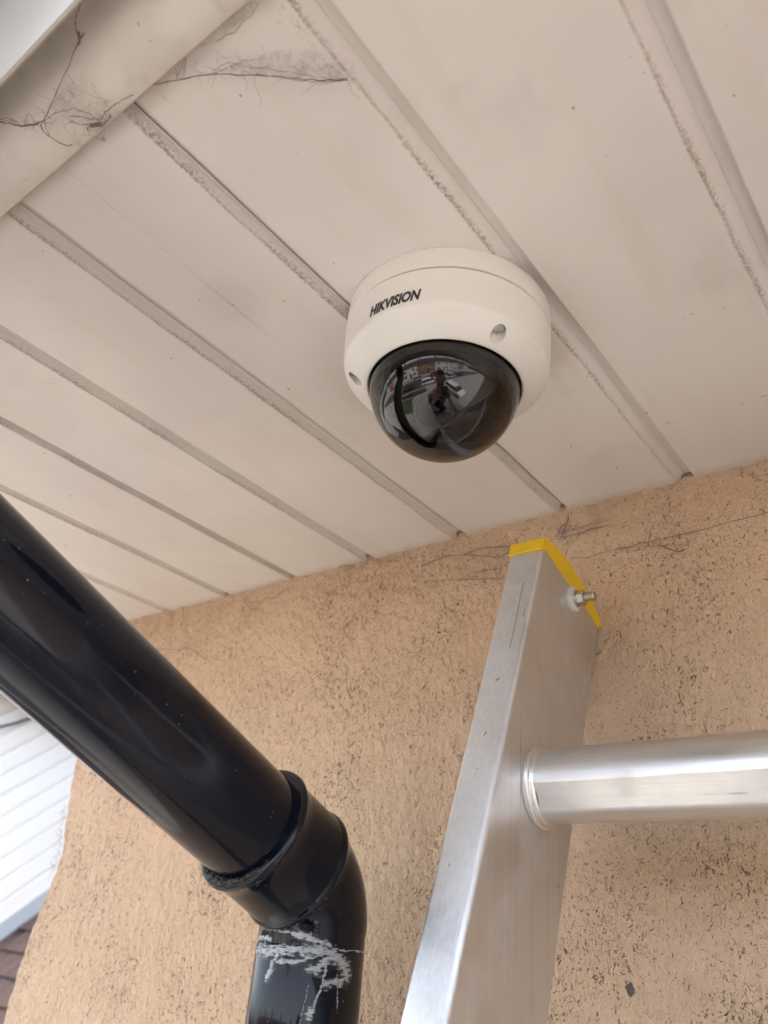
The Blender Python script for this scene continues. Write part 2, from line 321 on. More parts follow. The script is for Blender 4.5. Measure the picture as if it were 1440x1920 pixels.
# ------------------------------------------------------------------ the house: wall, soffit boards, eaves trim, roof
house = empty('house', P(-.866, YW, -CZ), 'peach rendered house wall with dirty white boarded soffit under its eaves', 'house')
XR = 3.3                                    # right-hand end of the house
def grid_axis(parts):
    out = []
    for a, b_, n in parts: out += [a + (b_ - a) * i / n for i in range(n)]
    return out + [parts[-1][1]]
zs = grid_axis([(-CZ - .02, -.30, 24), (-.30, -.13, 12), (-.13, .335, 190), (.335, .45, 4)])
xs = grid_axis([(0, .012, 6), (.012, 1.05, 380), (1.05, 1.3, 12), (1.3, XR + .866, 14)])
def edge_x(z):                              # ragged corner of the render
    k = [(-5, -.873), (-.09, -.873), (-.02, -.866), (.02, -.853), (.05, -.846), (.075, -.853), (.10, -.860), (.15, -.867), (.5, -.868)]
    for (a, xa), (b_, xb) in zip(k, k[1:]):
        if a <= z <= b_: x = xa + (xb - xa) * (z - a) / (b_ - a); break
    return x + .0022 * nz(z, 3.1, 0, 60) + .0012 * nz(z, 7.7, 0, 190)
V = []; F = []
nx = len(xs); nzz = len(zs)
for z in zs:
    ex = edge_x(z)
    for x in xs:
        f = max(0, 1 - x / .35); X = ex * f + (-.866) * (1 - f) + x
        y = YW + .0011 * nz(X, 0, z, 35) + .0009 * nz(X, 5, z, 110) + .0005 * nz(X, 9, z, 260)
        if z > .27: y -= .0035 * ((z - .27) / .045) * (.35 + nz(X, 2, 0, 70))     # bulge of filler where the wall meets the soffit
        if x < .012: y += .012 - math.sqrt(max(0, .012 ** 2 - (.012 - x) ** 2))
        V.append(P(X, y, z))
for j in range(nzz - 1):
    for i in range(nx - 1): F.append((j*nx+i, j*nx+i+1, (j+1)*nx+i+1, (j+1)*nx+i))
n0 = len(V)
for j in range(nzz): V.append(V[j*nx] + Vector((.001, 6, 0)))                       # return wall round the corner
for j in range(nzz - 1): F.append((n0 + j, j*nx, (j+1)*nx, n0 + j + 1))
mk('wall', V, F, M['wall'], house, smooth=True, sharp=60)
b = MB(); b.box(P(XR, YW + .02, -CZ), P(XR + .1, YW + 6, .45)); b.box(P(-.85, YW + 5.9, -CZ), P(XR, YW + 6, .45)); b.out('back_wall', M['wall'], house)

GX = [-.04181, -.14435, -.24332, -.33914, -.44165, -.54033, -.64008, -.74366]        # sharp (left) edge of each board, right to left
GW = [.0136, .0130, .0094, .0140, .0118, .0098, .0115, .0115]                        # width of the open joint left of that edge
Y0, Y1 = YF + .0002, YW + .012
def soffit_board(xl, xr, gw, nextx, deep, line=None):
    # xl..xr board face, chamfer to the joint floor, tongue to nextx
    fl = ZS + deep; ch = gw * .36
    prof = [(xl + .0, ZS + .0028), (xl + .0003, ZS + .0006), (xl + .0010, ZS), (xl + .0060, ZS)]
    n = 16
    if line: prof += [(line - .0009, ZS), (line, ZS + .0006), (line + .0009, ZS)]
    for i in range(1, n): prof.append((xl + .006 + (xr - .004 - xl - .006) * i / n, ZS))
    prof.sort(key=lambda q: q[0]) if line else None
    prof += [(xr - .004, ZS), (xr - .0012, ZS), (xr + .0004, ZS + .0004), (xr + ch, fl - .0004), (xr + ch + .001, fl), (nextx - .0012, fl)]
    prof.pop()
    if gw < .0105: prof += [(nextx - .0046, fl), (nextx - .0045, fl + .0028), (nextx - .0036, fl + .0028), (nextx - .0035, fl - .0003)]
    else: prof += [(nextx - gw * .46, fl), (nextx - gw * .44, fl + .0009)]; fl += .0009
    prof += [(nextx + .004, fl), (nextx + .004, fl + .003), (xl + .0, fl + .003)]
    prof[0] = (xl, ZS + deep - .0008); prof[-1] = (xl, fl + .003)
    ny = 26; V = []; F = []; A = []; L = len(prof)
    for j in range(ny + 1):
        y = Y0 + (Y1 - Y0) * j / ny
        for x, z in prof:
            sag = .0007 * nz(x, y, 0, 9) + .0003 * nz(x, y, 4, 25)
            if line and abs(x - line) < 1e-6 and y > .235: z = ZS
            fy = y
            if j == ny and z > ZS + .002 and x > xr: fy = y - .0165                 # tongue stops short: dark hole at the wall
            V.append(P(x, fy, z + sag)); A.append(xr - x)
    for j in range(ny):
        for i in range(L): F.append((j*L+i, j*L+(i+1)%L, (j+1)*L+(i+1)%L, (j+1)*L+i))
    F.append(tuple(range(L))); F.append(tuple(ny*L + i for i in range(L))[::-1])
    o = mk('soffit_board', V, F, M['soffit'], house, smooth=True, sharp=28, loc=P(xl, Y0, ZS))
    a = o.data.attributes.new('across', 'FLOAT', 'POINT'); a.data.foreach_set('value', A)
    return fix_normals(o)
for i in range(1, 8):
    soffit_board(GX[i], GX[i-1] - GW[i-1], GW[i-1], GX[i-1], [.0027, .0029, .0044, .0036, .0042, .0056, .0046, .005][i-1], line=-.3022 if i == 3 else None)
soffit_board(GX[7] - .125, GX[7] - GW[7], GW[7], GX[7], .004)
first = soffit_board(GX[0], GX[0] + .1 - .0125, .0125, GX[0] + .1, .0030)
for k in range(1, 33):
    o = first.copy(); C.objects.link(o); o.location.x += .1 * k
# eaves trim (cove) and fascia
def strip(prof, x0, x1, name, mat, parent=house, n=60, wob=.0004):
    V = []; F = []; L = len(prof)
    for i in range(n + 1):
        x = x0 + (x1 - x0) * i / n
        for y, z in prof: V.append(P(x, y + wob * nz(x, y, z, 11), z + wob * nz(x, y, z + 3, 14)))
    for i in range(n):
        for k in range(L): F.append((i*L+k, i*L+(k+1)%L, (i+1)*L+(k+1)%L, (i+1)*L+k))
    F.append(tuple(range(L))); F.append(tuple(n*L+k for k in range(L))[::-1])
    return fix_normals(mk(name, V, F, mat, parent, smooth=True, sharp=38))
XL = -.868
strip([(.0881, .330), (.0881, .3095), (.0872, .3078), (.0845, .3068), (.0790, .3066), (.0730, .3074), (.0680, .3092), (.0640, .3122), (.0605, .3165), (.0570, .3215), (.0535, .3255), (.0500, .3270), (.0490, .3270), (.0490, .345), (.070, .350)], XL, XR, 'eaves_trim', M['trim'])
strip([(.0488, .52), (.0488, .3010), (.0478, .2990), (.0464, .2990), (.0456, .3008), (.0456, .52)], XL, XR, 'fascia_board', M['fascia'])
# roof above the eaves, and the end of the box soffit
rp = math.radians(38); ry0, rz0 = -.05, .545
b = MB(); L_ = 4.6; dy, dz = math.cos(rp) * L_, math.sin(rp) * L_
b.prism([P(XL - .06, ry0, rz0), P(XL - .06, ry0 + dy, rz0 + dz), P(XL - .06, ry0 + dy, rz0 + dz + .05), P(XL - .06, ry0 - .03, rz0 + .05)], (XR - XL + .12, 0, 0))
b.prism([P(XL - .06, ry0 + dy, rz0 + dz), P(XL - .06, ry0 + 2 * dy, rz0), P(XL - .06, ry0 + 2 * dy, rz0 + .05), P(XL - .06, ry0 + dy, rz0 + dz + .05)], (XR - XL + .12, 0, 0))
b.out('roof', M['roof'], house)
b = MB(); b.prism([P(XL - .012, .052, .306), P(XL - .012, .56, .306), P(XL - .012, .56, .95), P(XL - .012, .052, .56)], (.012, 0, 0)); b.out('soffit_end_panel', M['fascia'], house)
b = MB(); b.box(P(XL, .60, .35), P(XR, .70, .5)); b.box(P(XL + .02, .06, .50), P(XR, .12, .56)); b.out('roof_timber', M['void'], house)
# ------------------------------------------------------------------ gutter
gut = empty('gutter', P(-.387, -.01, .50), 'black half-round gutter fixed along the fascia above the drainpipe', 'gutter')
pr = [(-.01 + .056 * math.cos(PI + PI * k / 14), .575 + .056 * math.sin(PI + PI * k / 14)) for k in range(15)]
pr += [(y * 1 + 0, z) for y, z in [(-.01 + .053 * math.cos(PI + PI * k / 14), .575 + .053 * math.sin(PI + PI * k / 14)) for k in range(14, -1, -1)]]
strip(pr, XL - .05, XR, 'channel', M['pipe'], gut, 8, 0)
for gx_ in (-.7, .2, 1.1, 2.0, 2.9):
    b = MB(); b.sweep([P(gx_, -.01 + .0585 * math.cos(PI + PI * k / 12), .575 + .0585 * math.sin(PI + PI * k / 12)) for k in range(13)], .004, 6); b.box(P(gx_ - .015, .040, .55), P(gx_ + .015, .0474, .60)); b.out('gutter_bracket', M['pipe'], gut)

# ------------------------------------------------------------------ drainpipe
PX, PY = -.387, .425; QZ = .028; TH = math.radians(22.5)
d1 = Vector((0, math.cos(TH), -math.sin(TH))); Q = P(PX, PY, QZ)
pipe = empty('drainpipe', P(PX, PY, -CZ), 'glossy black plastic drainpipe slanting down to a bend on the peach wall', 'drainpipe')
TOPS = .505; topc = Q - d1 * TOPS
b = MB(); b.sweep([Q - d1 * (TOPS - (TOPS - .05) * k / 20) for k in range(21)], .034, 64, False)
b.out('sloping_pipe', M['pipe'], pipe, smooth=True)
def bend(Qc, din, dout, sock, name):
    ang = math.acos(max(-1, min(1, din.dot(dout)))); rb = .037; t = rb * math.tan(ang / 2)
    cen = Qc - din * t + (dout - din * dout.dot(din)).normalized() * rb
    nrm = (dout - din * dout.dot(din)).normalized()
    pts = []; rad = []
    def add(p, r): pts.append(p); rad.append(r)
    r2 = .0215
    for s, r in ((sock - .0012, .0350), (sock - .0002, .0372), (sock - .0004, .0388), (sock - .0016, .0399), (sock - .0032, .0402), (sock - .0046, .0397), (sock - .0054, .0386), (sock - .006, .0381), (sock - .014, .0380), (r2 + .007, .0380), (r2 + .006, .0385), (r2 + .0045, .0395), (r2 + .0025, .0398), (r2 + .001, .0390), (r2 + .0002, .0376), (r2 - .0008, .0360)):
        if s > t * .8: add(Qc - din * s, r)
    for k in range(15):
        a = ang * k / 14
        p = cen - nrm * rb * math.cos(a) + din * rb * math.sin(a)
        if k > 1: add(p, .0352 - .0006 * k / 14)
    for s in (t + .002, t + .004, .0345): add(Qc + dout * s, .0342)
    b = MB(); b.sweep(pts, rad, 72, False); return b.out(name, M['pipe'], pipe, smooth=True, sharp=50)
bend(Q, d1, Vector((0, 0, -1)), .0725, 'bend')
# dark inner lip of the socket
b = MB(); b.sweep([Q - d1 * .0714, Q - d1 * .060], [.0351, .0342], 48, False); b.out('socket_lip', M['pipe'], pipe, smooth=True)
JZ = QZ - .0345                                                                       # joint between bend and lower pipe
b = MB(); b.sweep([P(PX, PY, JZ + .012), P(PX, PY, JZ)], .0332, 64, False); b.sweep([P(PX, PY, z) for z in (JZ - .0003, JZ - .0012, JZ - .06, -.4, -1.2, -2.4, -3.4, -4.42)], [.0336, .0344, .0344] + [.0344] * 5, 64, False)
b.out('vertical_pipe', M['pipe'], pipe, smooth=True, sharp=50)
b = MB(); b.sweep([P(PX, PY, -4.42), P(PX, PY - .02, -4.47), P(PX, PY - .09, -4.52)], .036, 32, False); b.out('pipe_shoe', M['pipe'], pipe, smooth=True)
for z in (-.55, -2.1, -3.7):
    b = MB(); b.lathe([(.0346, -.014), (.038, -.014), (.038, .014), (.0346, .014)], P(PX, PY, z), 40, True); b.box(P(PX - .035, PY + .036, z - .013), P(PX + .035, YW + .002, z + .013)); b.out('pipe_clip', M['pipe'], pipe)
up = Vector((0, 0, 1))
# upper offset bend up to the gutter outlet
bend(topc, Vector((0, 0, -1)), d1, .0725, 'bend')
b = MB(); b.sweep([topc + up * s for s in (.05, .2, .30)], .034, 48, False); b.out('outlet_pipe', M['pipe'], pipe, smooth=True)
# grime caked in the lower lip of the socket
rnd = random.Random(3); a0 = Vector((1, 0, 0)); a1 = d1.cross(a0).normalized()
b = MB(); gp = []; gr_ = []
for k in range(121):
    t = math.radians(38 + 122 * k / 120); w = math.sin(PI * k / 120) ** .6; dv = a0 * math.cos(t) + a1 * math.sin(t)
    gp.append(Q - d1 * (.0722 + .0006 * nz(t, 0, 0, 9)) + dv * (.0364 + .0012 * nz(t, 4, 0, 7))); gr_.append(.0003 + .0021 * w * (.65 + .8 * nz(t, 9, 0, 11)))
b.sweep(gp, [max(.0002, q) for q in gr_], 14)
for v in b.v: v += Vector((nz(v.x, v.y, v.z, 900), nz(v.y, v.z, v.x, 900), nz(v.z, v.x, v.y, 900))) * .0007
for k in range(170):
    t = rnd.gauss(0, 1); t = math.radians(97 + 30 * t)
    dirv = a0 * math.cos(t) + a1 * math.sin(t)
    if dirv.z > .35: continue
    w = rnd.random(); r = rnd.uniform(.0002, .0007)
    p = Q - d1 * (.0722 + rnd.uniform(-.0030, .0036 - .0026 * w)) + dirv * (.0346 + .0052 * w)
    vs = [p + Vector((rnd.uniform(-1, 1), rnd.uniform(-1, 1), rnd.uniform(-1, 1))).normalized() * r for _ in range(6)]
    b.add(vs, [(0, 1, 2), (0, 2, 3), (0, 3, 4), (1, 2, 5), (2, 3, 5), (3, 4, 5), (0, 1, 4), (1, 4, 5)])
g_ = b.out('grime_clump', M['grime'], pipe); g_['kind'] = 'stuff'
b = MB()
for k in range(420):                                     # pale dust caught along the two raised rims
    t = math.radians(rnd.uniform(-60, 130)); dirv = a0 * math.cos(t) + a1 * math.sin(t); sec_ = rnd.random() < .45
    if nz(t, 3 if sec_ else 8, 0, 4) < -.05: continue
    r = rnd.uniform(.0001, .00042); p = Q - d1 * ((.0240 if sec_ else .0690) + rnd.gauss(0, .0007)) + dirv * (.0399 if sec_ else .0402)
    vs = [p + Vector((rnd.uniform(-1, 1), rnd.uniform(-1, 1), rnd.uniform(-1, 1))).normalized() * r for _ in range(4)]; b.add(vs, [(0, 1, 2), (0, 1, 3), (1, 2, 3), (0, 2, 3)])
g_ = b.out('rim_dust', M['dust'], pipe); g_['kind'] = 'stuff'
# white sealant smeared over the joint: thin raised patches on the pipe surface
def on_pipe(px, py, r=.0344):
    v = ray(px, py); a = v.x ** 2 + v.y ** 2; bb = -2 * (v.x * PX + v.y * PY); cc = PX ** 2 + PY ** 2 - r * r
    D = bb * bb - 4 * a * cc; s = (-bb - math.sqrt(max(0, D))) / 2 / a; q = v * s
    return math.atan2(q.y - PY, q.x - PX), q.z
def cr(x, y): return 340 + x / 3.6, 1400 + y / 3.6
strokes = [([(575, 1218), (700, 1252), (780, 1262)], 7), ([(760, 1262), (860, 1290), (990, 1338)], 20), ([(530, 1285), (600, 1300)], 16), ([(518, 1368), (560, 1385), (700, 1372), (900, 1372), (985, 1372)], 26),
           ([(560, 1345), (760, 1350), (990, 1366), (1235, 1384)], 5), ([(650, 1390), (615, 1470), (582, 1560)], 17), ([(650, 1450), (760, 1455), (880, 1425), (960, 1400)], 11),
           ([(870, 1500), (930, 1505), (990, 1430), (1030, 1400)], 24), ([(1000, 1400), (1070, 1440), (1110, 1500), (1115, 1550)], 36), ([(1100, 1545), (1070, 1605), (1040, 1590), (968, 1605)], 19),
           ([(985, 1440), (950, 1600), (905, 1720), (880, 1800)], 7), ([(865, 1790), (860, 1830)], 18), ([(1050, 1520), (1052, 1800)], 3), ([(860, 1600), (800, 1870)], 2.5)]
st = []
for pts, w in strokes:
    pp = [on_pipe(*cr(*q)) for q in pts]; st.append(([(a * .0344, z) for a, z in pp], w / 3.6 / 3000))
def sd(p, a, b_):
    ax, ay = a; bx, by = b_; dx, dy_ = bx - ax, by - ay; t = max(0, min(1, ((p[0]-ax)*dx + (p[1]-ay)*dy_) / (dx*dx + dy_*dy_ + 1e-12)))
    return math.hypot(p[0] - ax - t*dx, p[1] - ay - t*dy_)
us = [q[0] for l, _ in st for q in l]; zs_ = [q[1] for l, _ in st for q in l]
u0, u1, z0, z1 = min(us) - .004, max(us) + .004, min(zs_) - .004, max(zs_) + .004
stp = .0004; NU = int((u1 - u0) / stp); NZ = int((z1 - z0) / stp); idx = {}; V = []; F = []; mv = {}
for j in range(NZ + 1):
    for i in range(NU + 1):
        u, z = u0 + i * stp, z0 + j * stp
        wu = u + .0011 * nz(u, z, 1, 260); wz = z + .0011 * nz(u, z, 6, 260); best = -9
        for l, w in st:
            for a, c_ in zip(l, l[1:]): best = max(best, 1 - sd((wu, wz), a, c_) / (w * 1.55))
        best += .7 * nz(u * .4, z, 2, 800) + .35 * nz(u * .5, z, 3, 1900) - .10
        mv[i, j] = best
for j in range(NZ):
    for i in range(NU):
        q = [(i, j), (i+1, j), (i+1, j+1), (i, j+1)]
        if sum(mv[k] for k in q) > -1.4:
            f = []
            for k in q:
                if k not in idx:
                    u, z = u0 + k[0] * stp, z0 + k[1] * stp; a = u / .0344; r = .03448 + max(0, min(.0009, mv[k] * .0009)) * (.5 + .5 * nz(u, z, 8, 900))
                    idx[k] = len(V); V.append(P(PX + r * math.cos(a), PY + r * math.sin(a), z))
                f.append(idx[k])
            F.append(f)
sm = mk('sealant_smear', V, F, M['sealant'], pipe, smooth=True, label='smeared white sealant over the pipe joint')
at = sm.data.attributes.new('cover', 'FLOAT', 'POINT'); cov = [0.] * len(V)
for k, i in idx.items(): cov[i] = mv[k]
at.data.foreach_set('value', cov)
# ------------------------------------------------------------------ ladder
LA = math.radians(18.8); lu = Vector((0, math.sin(LA), math.cos(LA))); ld = Vector((0, math.cos(LA), -math.sin(LA))); lx = Vector((1, 0, 0))
LT = P(-.2209, .4236, .2386)                # top front corner of the left stile's inner face
SW, SD = .0246, .0881
LLEN = (LT.z - SD * math.sin(LA) - .03) / math.cos(LA)
lad = empty('ladder', LT - lu * LLEN + lx * .17, 'aluminium ladder with yellow end caps leaning on the peach wall', 'ladder')
def stile(x0, x1):
    r = .0028; prof = []
    for cx, cd, a0_ in ((x1 - r, SD - r, 0), (x0 + r, SD - r, 90), (x0 + r, r, 180), (x1 - r, r, 270)):
        for k in range(5):
            a = math.radians(a0_ + 22.5 * k); prof.append((cx + r * math.cos(a), cd + r * math.sin(a)))
    V = []; F = []; L = len(prof); ns = 30
    for j in range(ns + 1):
        s = -LLEN * (j / ns) ** 1.6
        for x, d in prof: V.append(Vector((x, LT.y, LT.z)) + ld * d + lu * s)
    for j in range(ns):
        for k in range(L): F.append((j*L+k, j*L+(k+1)%L, (j+1)*L+(k+1)%L, (j+1)*L+k))
    F.append(tuple(range(L))); F.append(tuple(ns*L+k for k in range(L))[::-1])
    return fix_normals(mk('stile', V, F, M['stile'], lad, smooth=True, sharp=40))
XI0, XI1 = -.2209, .115
stile(XI0 - SW, XI0); stile(XI1, XI1 + SW)
def cap(x0, x1):
    prof = [(-.0012, -.0035), (-.0012, .0062), (.0006, .0078)]
    nt = 34
    for k in range(nt):
        d = .003 + (SD - .006) * k / nt; w = (SD - .006) / nt
        e = .0075 * math.sin(PI * (k + .5) / nt) ** .8; prof += [(d, .0076 + e), (d + w * .15, .0089 + e), (d + w * .55, .0089 + e), (d + w * .7, .0076 + e)]
    prof += [(SD - .001, .0078), (SD + .0012, .0060), (SD + .0012, -.0006), (.004, -.0006), (.0025, -.0035)]
    b = MB(); b.prism([Vector((x0, LT.y, LT.z)) + ld * d + lu * h for d, h in prof], (x1 - x0, 0, 0)); o = b.out('end_cap', M['yellow'], lad)
    return bevel(fix_normals(o), .0004, 1, 50)
cap(XI0 - SW - .0005, XI0 + .0005); cap(XI1 - .0005, XI1 + SW + .0005)
def ring_x(b, c, prof, n=40):               # prof: (x offset, radius) revolved round the x axis
    V = []; F = []; L = len(prof)
    for k in range(n):
        a = 2 * PI * k / n
        for dx, r in prof: V.append(c + lx * dx + (ld * math.cos(a) + lu * math.sin(a)) * r)
    for k in range(n):
        k2 = (k + 1) % n
        for i in range(L - 1): F.append((k*L+i, k*L+i+1, k2*L+i+1, k2*L+i))
    b.add(V, F)
def bolt(xf, sgn):
    c = on(1073, 1124, 0, XI0); c.x = xf; S = sgn
    b = MB(); ring_x(b, c, [(0, .0092), (S*.0012, .0092), (S*.0022, .0084), (S*.0026, .0066), (S*.0034, .0062), (S*.0036, 0)], 40)
    w = fix_normals(b.out('washer', M['nylon'], lad, smooth=True, sharp=40))
    b = MB(); ring_x(b, c, [(S*.0036, 0), (S*.0036, .0060), (S*.0046, .0060), (S*.0046, .004)], 36)
    V = [];
    poly = [c + lx * (S*.0046) + (ld * math.cos(PI/3*k + .25) + lu * math.sin(PI/3*k + .25)) * .0054 for k in range(6)]; b.prism(poly, (S*.0048, 0, 0))
    nt_ = fix_normals(b.out('nut', M['zinc'], lad)); bevel(nt_, .0005, 2)
    pr_ = []
    for k in range(7): pr_ += [(S*(.0092 + k*.0010), .0026), (S*(.0097 + k*.0010), .0031)]
    b = MB(); ring_x(b, c, [(0, .0028)] + pr_ + [(S*.0165, .0026), (S*.0167, 0)], 24); fix_normals(b.out('bolt', M['brass'], lad))
bolt(XI0, 1); bolt(XI1, -1)
def on_front(px, py):                                    # sight line meets the stile's front face
    v = ray(px, py); nn = -ld; q = LT - Vector((0, 0, CZ)); v = v * (q.dot(nn) / v.dot(nn)); return Vector((v.x, v.y, v.z + CZ)) - ld * .00012
for pts, w in (([(982, 1091), (974, 1130), (966, 1170), (956, 1214)], .00030), ([(984, 1143), (981, 1156)], .00035), ([(930, 1276), (937, 1272)], .0006), ([(907, 1380), (912, 1372)], .0004), ([(893, 1441), (897, 1441)], .0003)):
    b = MB(); q = [on_front(*p) for p in pts]; b.sweep(jitter(q, .00012, random.Random(4), 5), w * .6, 5); b.out('scratch_mark', M['scratch'], lad)
# rungs
RC0 = P(XI0, .4105, .0868)                  # first rung's centre on the inner face
sC = (RC0 - Vector((XI0, LT.y, LT.z))).dot(lu); RD = SD * .5 + .001
nr = 0; s = sC; RR = .0198
me_r = me_c = None
def rung_profile():
    pr_ = []
    for k in range(90):
        a = -180 + 4 * k; r = RR
        if 62 <= a <= 122: r = RR - .0006 + (.0013 if (k % 3) else -.0002)
        if -75 <= a <= -20: r = min(r, RR * math.cos(math.radians(27)) / max(.2, math.cos(math.radians(a + 47))) + .0006)
        pr_.append((r * math.cos(math.radians(180 - a)), r * math.sin(math.radians(180 - a))))
    return pr_                               # (depth, height): top ridged, one flat facet low at the front
while s > -LLEN + .15:
    c = Vector((XI0, LT.y, LT.z)) + ld * RD + lu * s
    if me_r is None:
        pr_ = rung_profile(); V = []; F = []; L = len(pr_)
        for x in (XI0 - .004, XI1 + .004):
            for d, h in pr_: V.append(Vector((x, c.y, c.z + (x - XI0) * .02)) + ld * d + lu * h)
        for k in range(L): F.append((k, (k+1)%L, L+(k+1)%L, L+k))
        r_ = fix_normals(mk('rung', V, F, M['rung'], lad, smooth=True, sharp=22, loc=c))
        me_r = r_
        me_c = []
        for xf, S in ((XI0, 1), (XI1, -1)):
            b = MB(); cc = Vector((xf, c.y, c.z + (xf - XI0) * .02)); ring_x(b, cc, [(0, .0219), (S*.0007, .0225), (S*.0020, .0227), (S*.0033, .0222), (S*.0038, .0213), (S*.0036, .0207), (S*.0044, .0205), (S*.0056, .0200), (S*.0062, .0188)], 56)
            me_c.append(fix_normals(b.out('collar', M['rung'], r_, smooth=True)))
    else:
        r_ = me_r.copy(); C.objects.link(r_); r_.location = c - wloc(lad)
        for q in me_c: w = q.copy(); C.objects.link(w); w.parent = r_
    s -= .28
for x0 in (XI0 - SW, XI1):
    b = MB(); e = Vector((x0, LT.y, LT.z)) - lu * LLEN
    b.prism([e + ld * -.004 + lu * .04, e + ld * -.004 + lu * -.005, e + ld * .03 + lu * -.014, e + ld * (SD + .004) + lu * .025, e + ld * (SD + .004) + lu * .04], (SW, 0, 0)); fix_normals(b.out('foot', M['tyre'], lad))

# ------------------------------------------------------------------ security camera
DC = (-.2054, .281); DZ = ZS
sec = empty('security_camera', P(DC[0], DC[1], DZ), 'white dome security camera with smoked bubble mounted under the soffit', 'security camera')
cc = P(DC[0], DC[1], DZ)
SEAM = -.0133
KS = .982
b = MB(); b.lathe([(r * KS, z) for r, z in [(.052, -.001), (.0578, 0.0006), (.0584, -.0006), (.0586, -.003), (.0585, SEAM + .0006), (.0578, SEAM + .0001), (.05, SEAM + .0001)]], cc, 160); fix_normals(b.out('mounting_base', M['white'], sec, smooth=True, sharp=35))
b = MB(); b.lathe([(r * KS, z) for r, z in [(.05, SEAM + .0012), (.0572, SEAM + .0012), (.0572, SEAM - .0012), (.05, SEAM - .0012)]], cc, 120); fix_normals(b.out('seam_gasket', M['seam'], sec, smooth=True, sharp=35))
prof = [(.0530, SEAM - .0010), (.0580, SEAM - .0010), (.0585, SEAM - .0014), (.0585, -.018), (.0582, -.026), (.0578, -.0325), (.0574, -.0362), (.0570, -.0374), (.0562, -.0384), (.0545, -.0398), (.0525, -.0415), (.0500, -.0434), (.0470, -.0455), (.0447, -.0470), (.0434, -.0478), (.0425, -.0480), (.0418, -.0476), (.0416, -.0465), (.0416, -.036), (.0530, -.030)]
prof = [(r * KS if r > .05 else r, z) for r, z in prof]
b = MB(); b.lathe(prof, cc, 160, True); hous = fix_normals(b.out('housing', M['white'], sec, smooth=True, sharp=40))
cutters = []
for a in (-23.5, -143.5, 96.5):
    ar = math.radians(a); q = cc + Vector((math.cos(ar) * .0493, math.sin(ar) * .0493, 0))
    b = MB(); b.sweep([q + Vector((0, 0, -.07)), q + Vector((0, 0, -.0375))], .0040, 36); k = fix_normals(b.out('cutter', M['white']))
    mod = hous.modifiers.new('cut', 'BOOLEAN'); mod.operation = 'DIFFERENCE'; mod.object = k; mod.solver = 'EXACT'; cutters.append(k)
dg = bpy.context.evaluated_depsgraph_get(); dg.update()
nm = bpy.data.meshes.new_from_object(hous.evaluated_get(dg)); hous.modifiers.clear(); hous.data = nm
nm.polygons.foreach_set('use_smooth', [True] * len(nm.polygons)); nm.set_sharp_from_angle(angle=math.radians(38))
for k in cutters: bpy.data.objects.remove(k)
for a in (-23.5, -143.5, 96.5):
    ar = math.radians(a); q = cc + Vector((math.cos(ar) * .0493, math.sin(ar) * .0493, 0))
    b = MB(); b.sweep([q + Vector((0, 0, -.0395)), q + Vector((0, 0, -.0376))], [.0030, .0034], 24); b.out('screw', M['zinc'], hous)
# bubble
SR = .0410; SZ = -.0460
prof = [(SR * math.cos(math.radians(t)), SZ - SR * math.sin(math.radians(t))) for t in [0] + list(range(2, 90, 3)) + [89.99]]
prof = [(SR, SZ + .006)] + prof
b = MB(); b.lathe(prof, cc, 160); fix_normals(b.out('dome_bubble', M['dome'], sec, smooth=True))
# inside: black shroud, turret and lens
b = MB(); b.lathe([(.0412, SZ + .002), (.0400, SZ + .0022), (.0395, SZ - .0015), (.0372, SZ - .0045), (.0350, SZ - .002), (.0340, SZ + .008), (.0, SZ + .010)], cc, 96); fix_normals(b.out('inner_shroud', M['liner'], sec, smooth=True, sharp=40))
la = math.radians(-75); laim = Vector((math.cos(la) * .42, math.sin(la) * .42, -.91)).normalized(); ctr = cc + Vector((0, 0, SZ + .002))
def aim_lathe(b, prof, n=72):
    q = laim.to_track_quat('Z', 'Y').to_matrix(); V = []; F = []; L = len(prof)
    for k in range(n):
        t = 2 * PI * k / n
        for r, z in prof: V.append(ctr + q @ Vector((r * math.cos(t), r * math.sin(t), z)))
    for k in range(n):
        for i in range(L - 1): F.append((k*L+i, k*L+i+1, ((k+1)%n)*L+i+1, ((k+1)%n)*L+i))
    b.add(V, F)
b = MB(); aim_lathe(b, [(.0310 * math.cos(math.radians(t)), .0310 * math.sin(math.radians(t))) for t in range(-20, 66, 5)] + [(.0118, .0285), (.0, .0285)]); tur = fix_normals(b.out('turret', M['liner'], sec, smooth=True, sharp=45))
b = MB(); aim_lathe(b, [(.0125, .0270), (.0125, .0312), (.0116, .0318), (.0108, .0312), (.0098, .0296)]); fix_normals(b.out('lens_ring', M['lensring'], tur, smooth=True, sharp=40))
b = MB(); aim_lathe(b, [(.0100, .0296), (.0085, .0312), (.005, .0322), (.0, .0325)]); fix_normals(b.out('lens', M['lens'], tur, smooth=True))
# lettering wrapped round the housing
cu = bpy.data.curves.new('letters', 'FONT'); cu.body = 'HIKVISION'; cu.size = 1; cu.shear = .28; cu.offset = .044; cu.space_character = 1.0; cu.resolution_u = 3
to = bpy.data.objects.new('letters', cu); C.objects.link(to); dg = bpy.context.evaluated_depsgraph_get(); dg.update()
tm = bpy.data.meshes.new_from_object(to.evaluated_get(dg)); bpy.data.objects.remove(to)
bm = bmesh.new(); bm.from_mesh(tm); bmesh.ops.triangulate(bm, faces=bm.faces)
x0 = min(v.co.x for v in bm.verts); x1 = max(v.co.x for v in bm.verts); y0 = min(v.co.y for v in bm.verts); y1 = max(v.co.y for v in bm.verts)
LH = .0066; ac = math.radians(-84.0); aw = math.radians(31.0); zc = -.0310
rr = [(.0585, -.018), (.0582, -.026), (.0578, -.0325), (.0574, -.0362), (.0570, -.0374)]
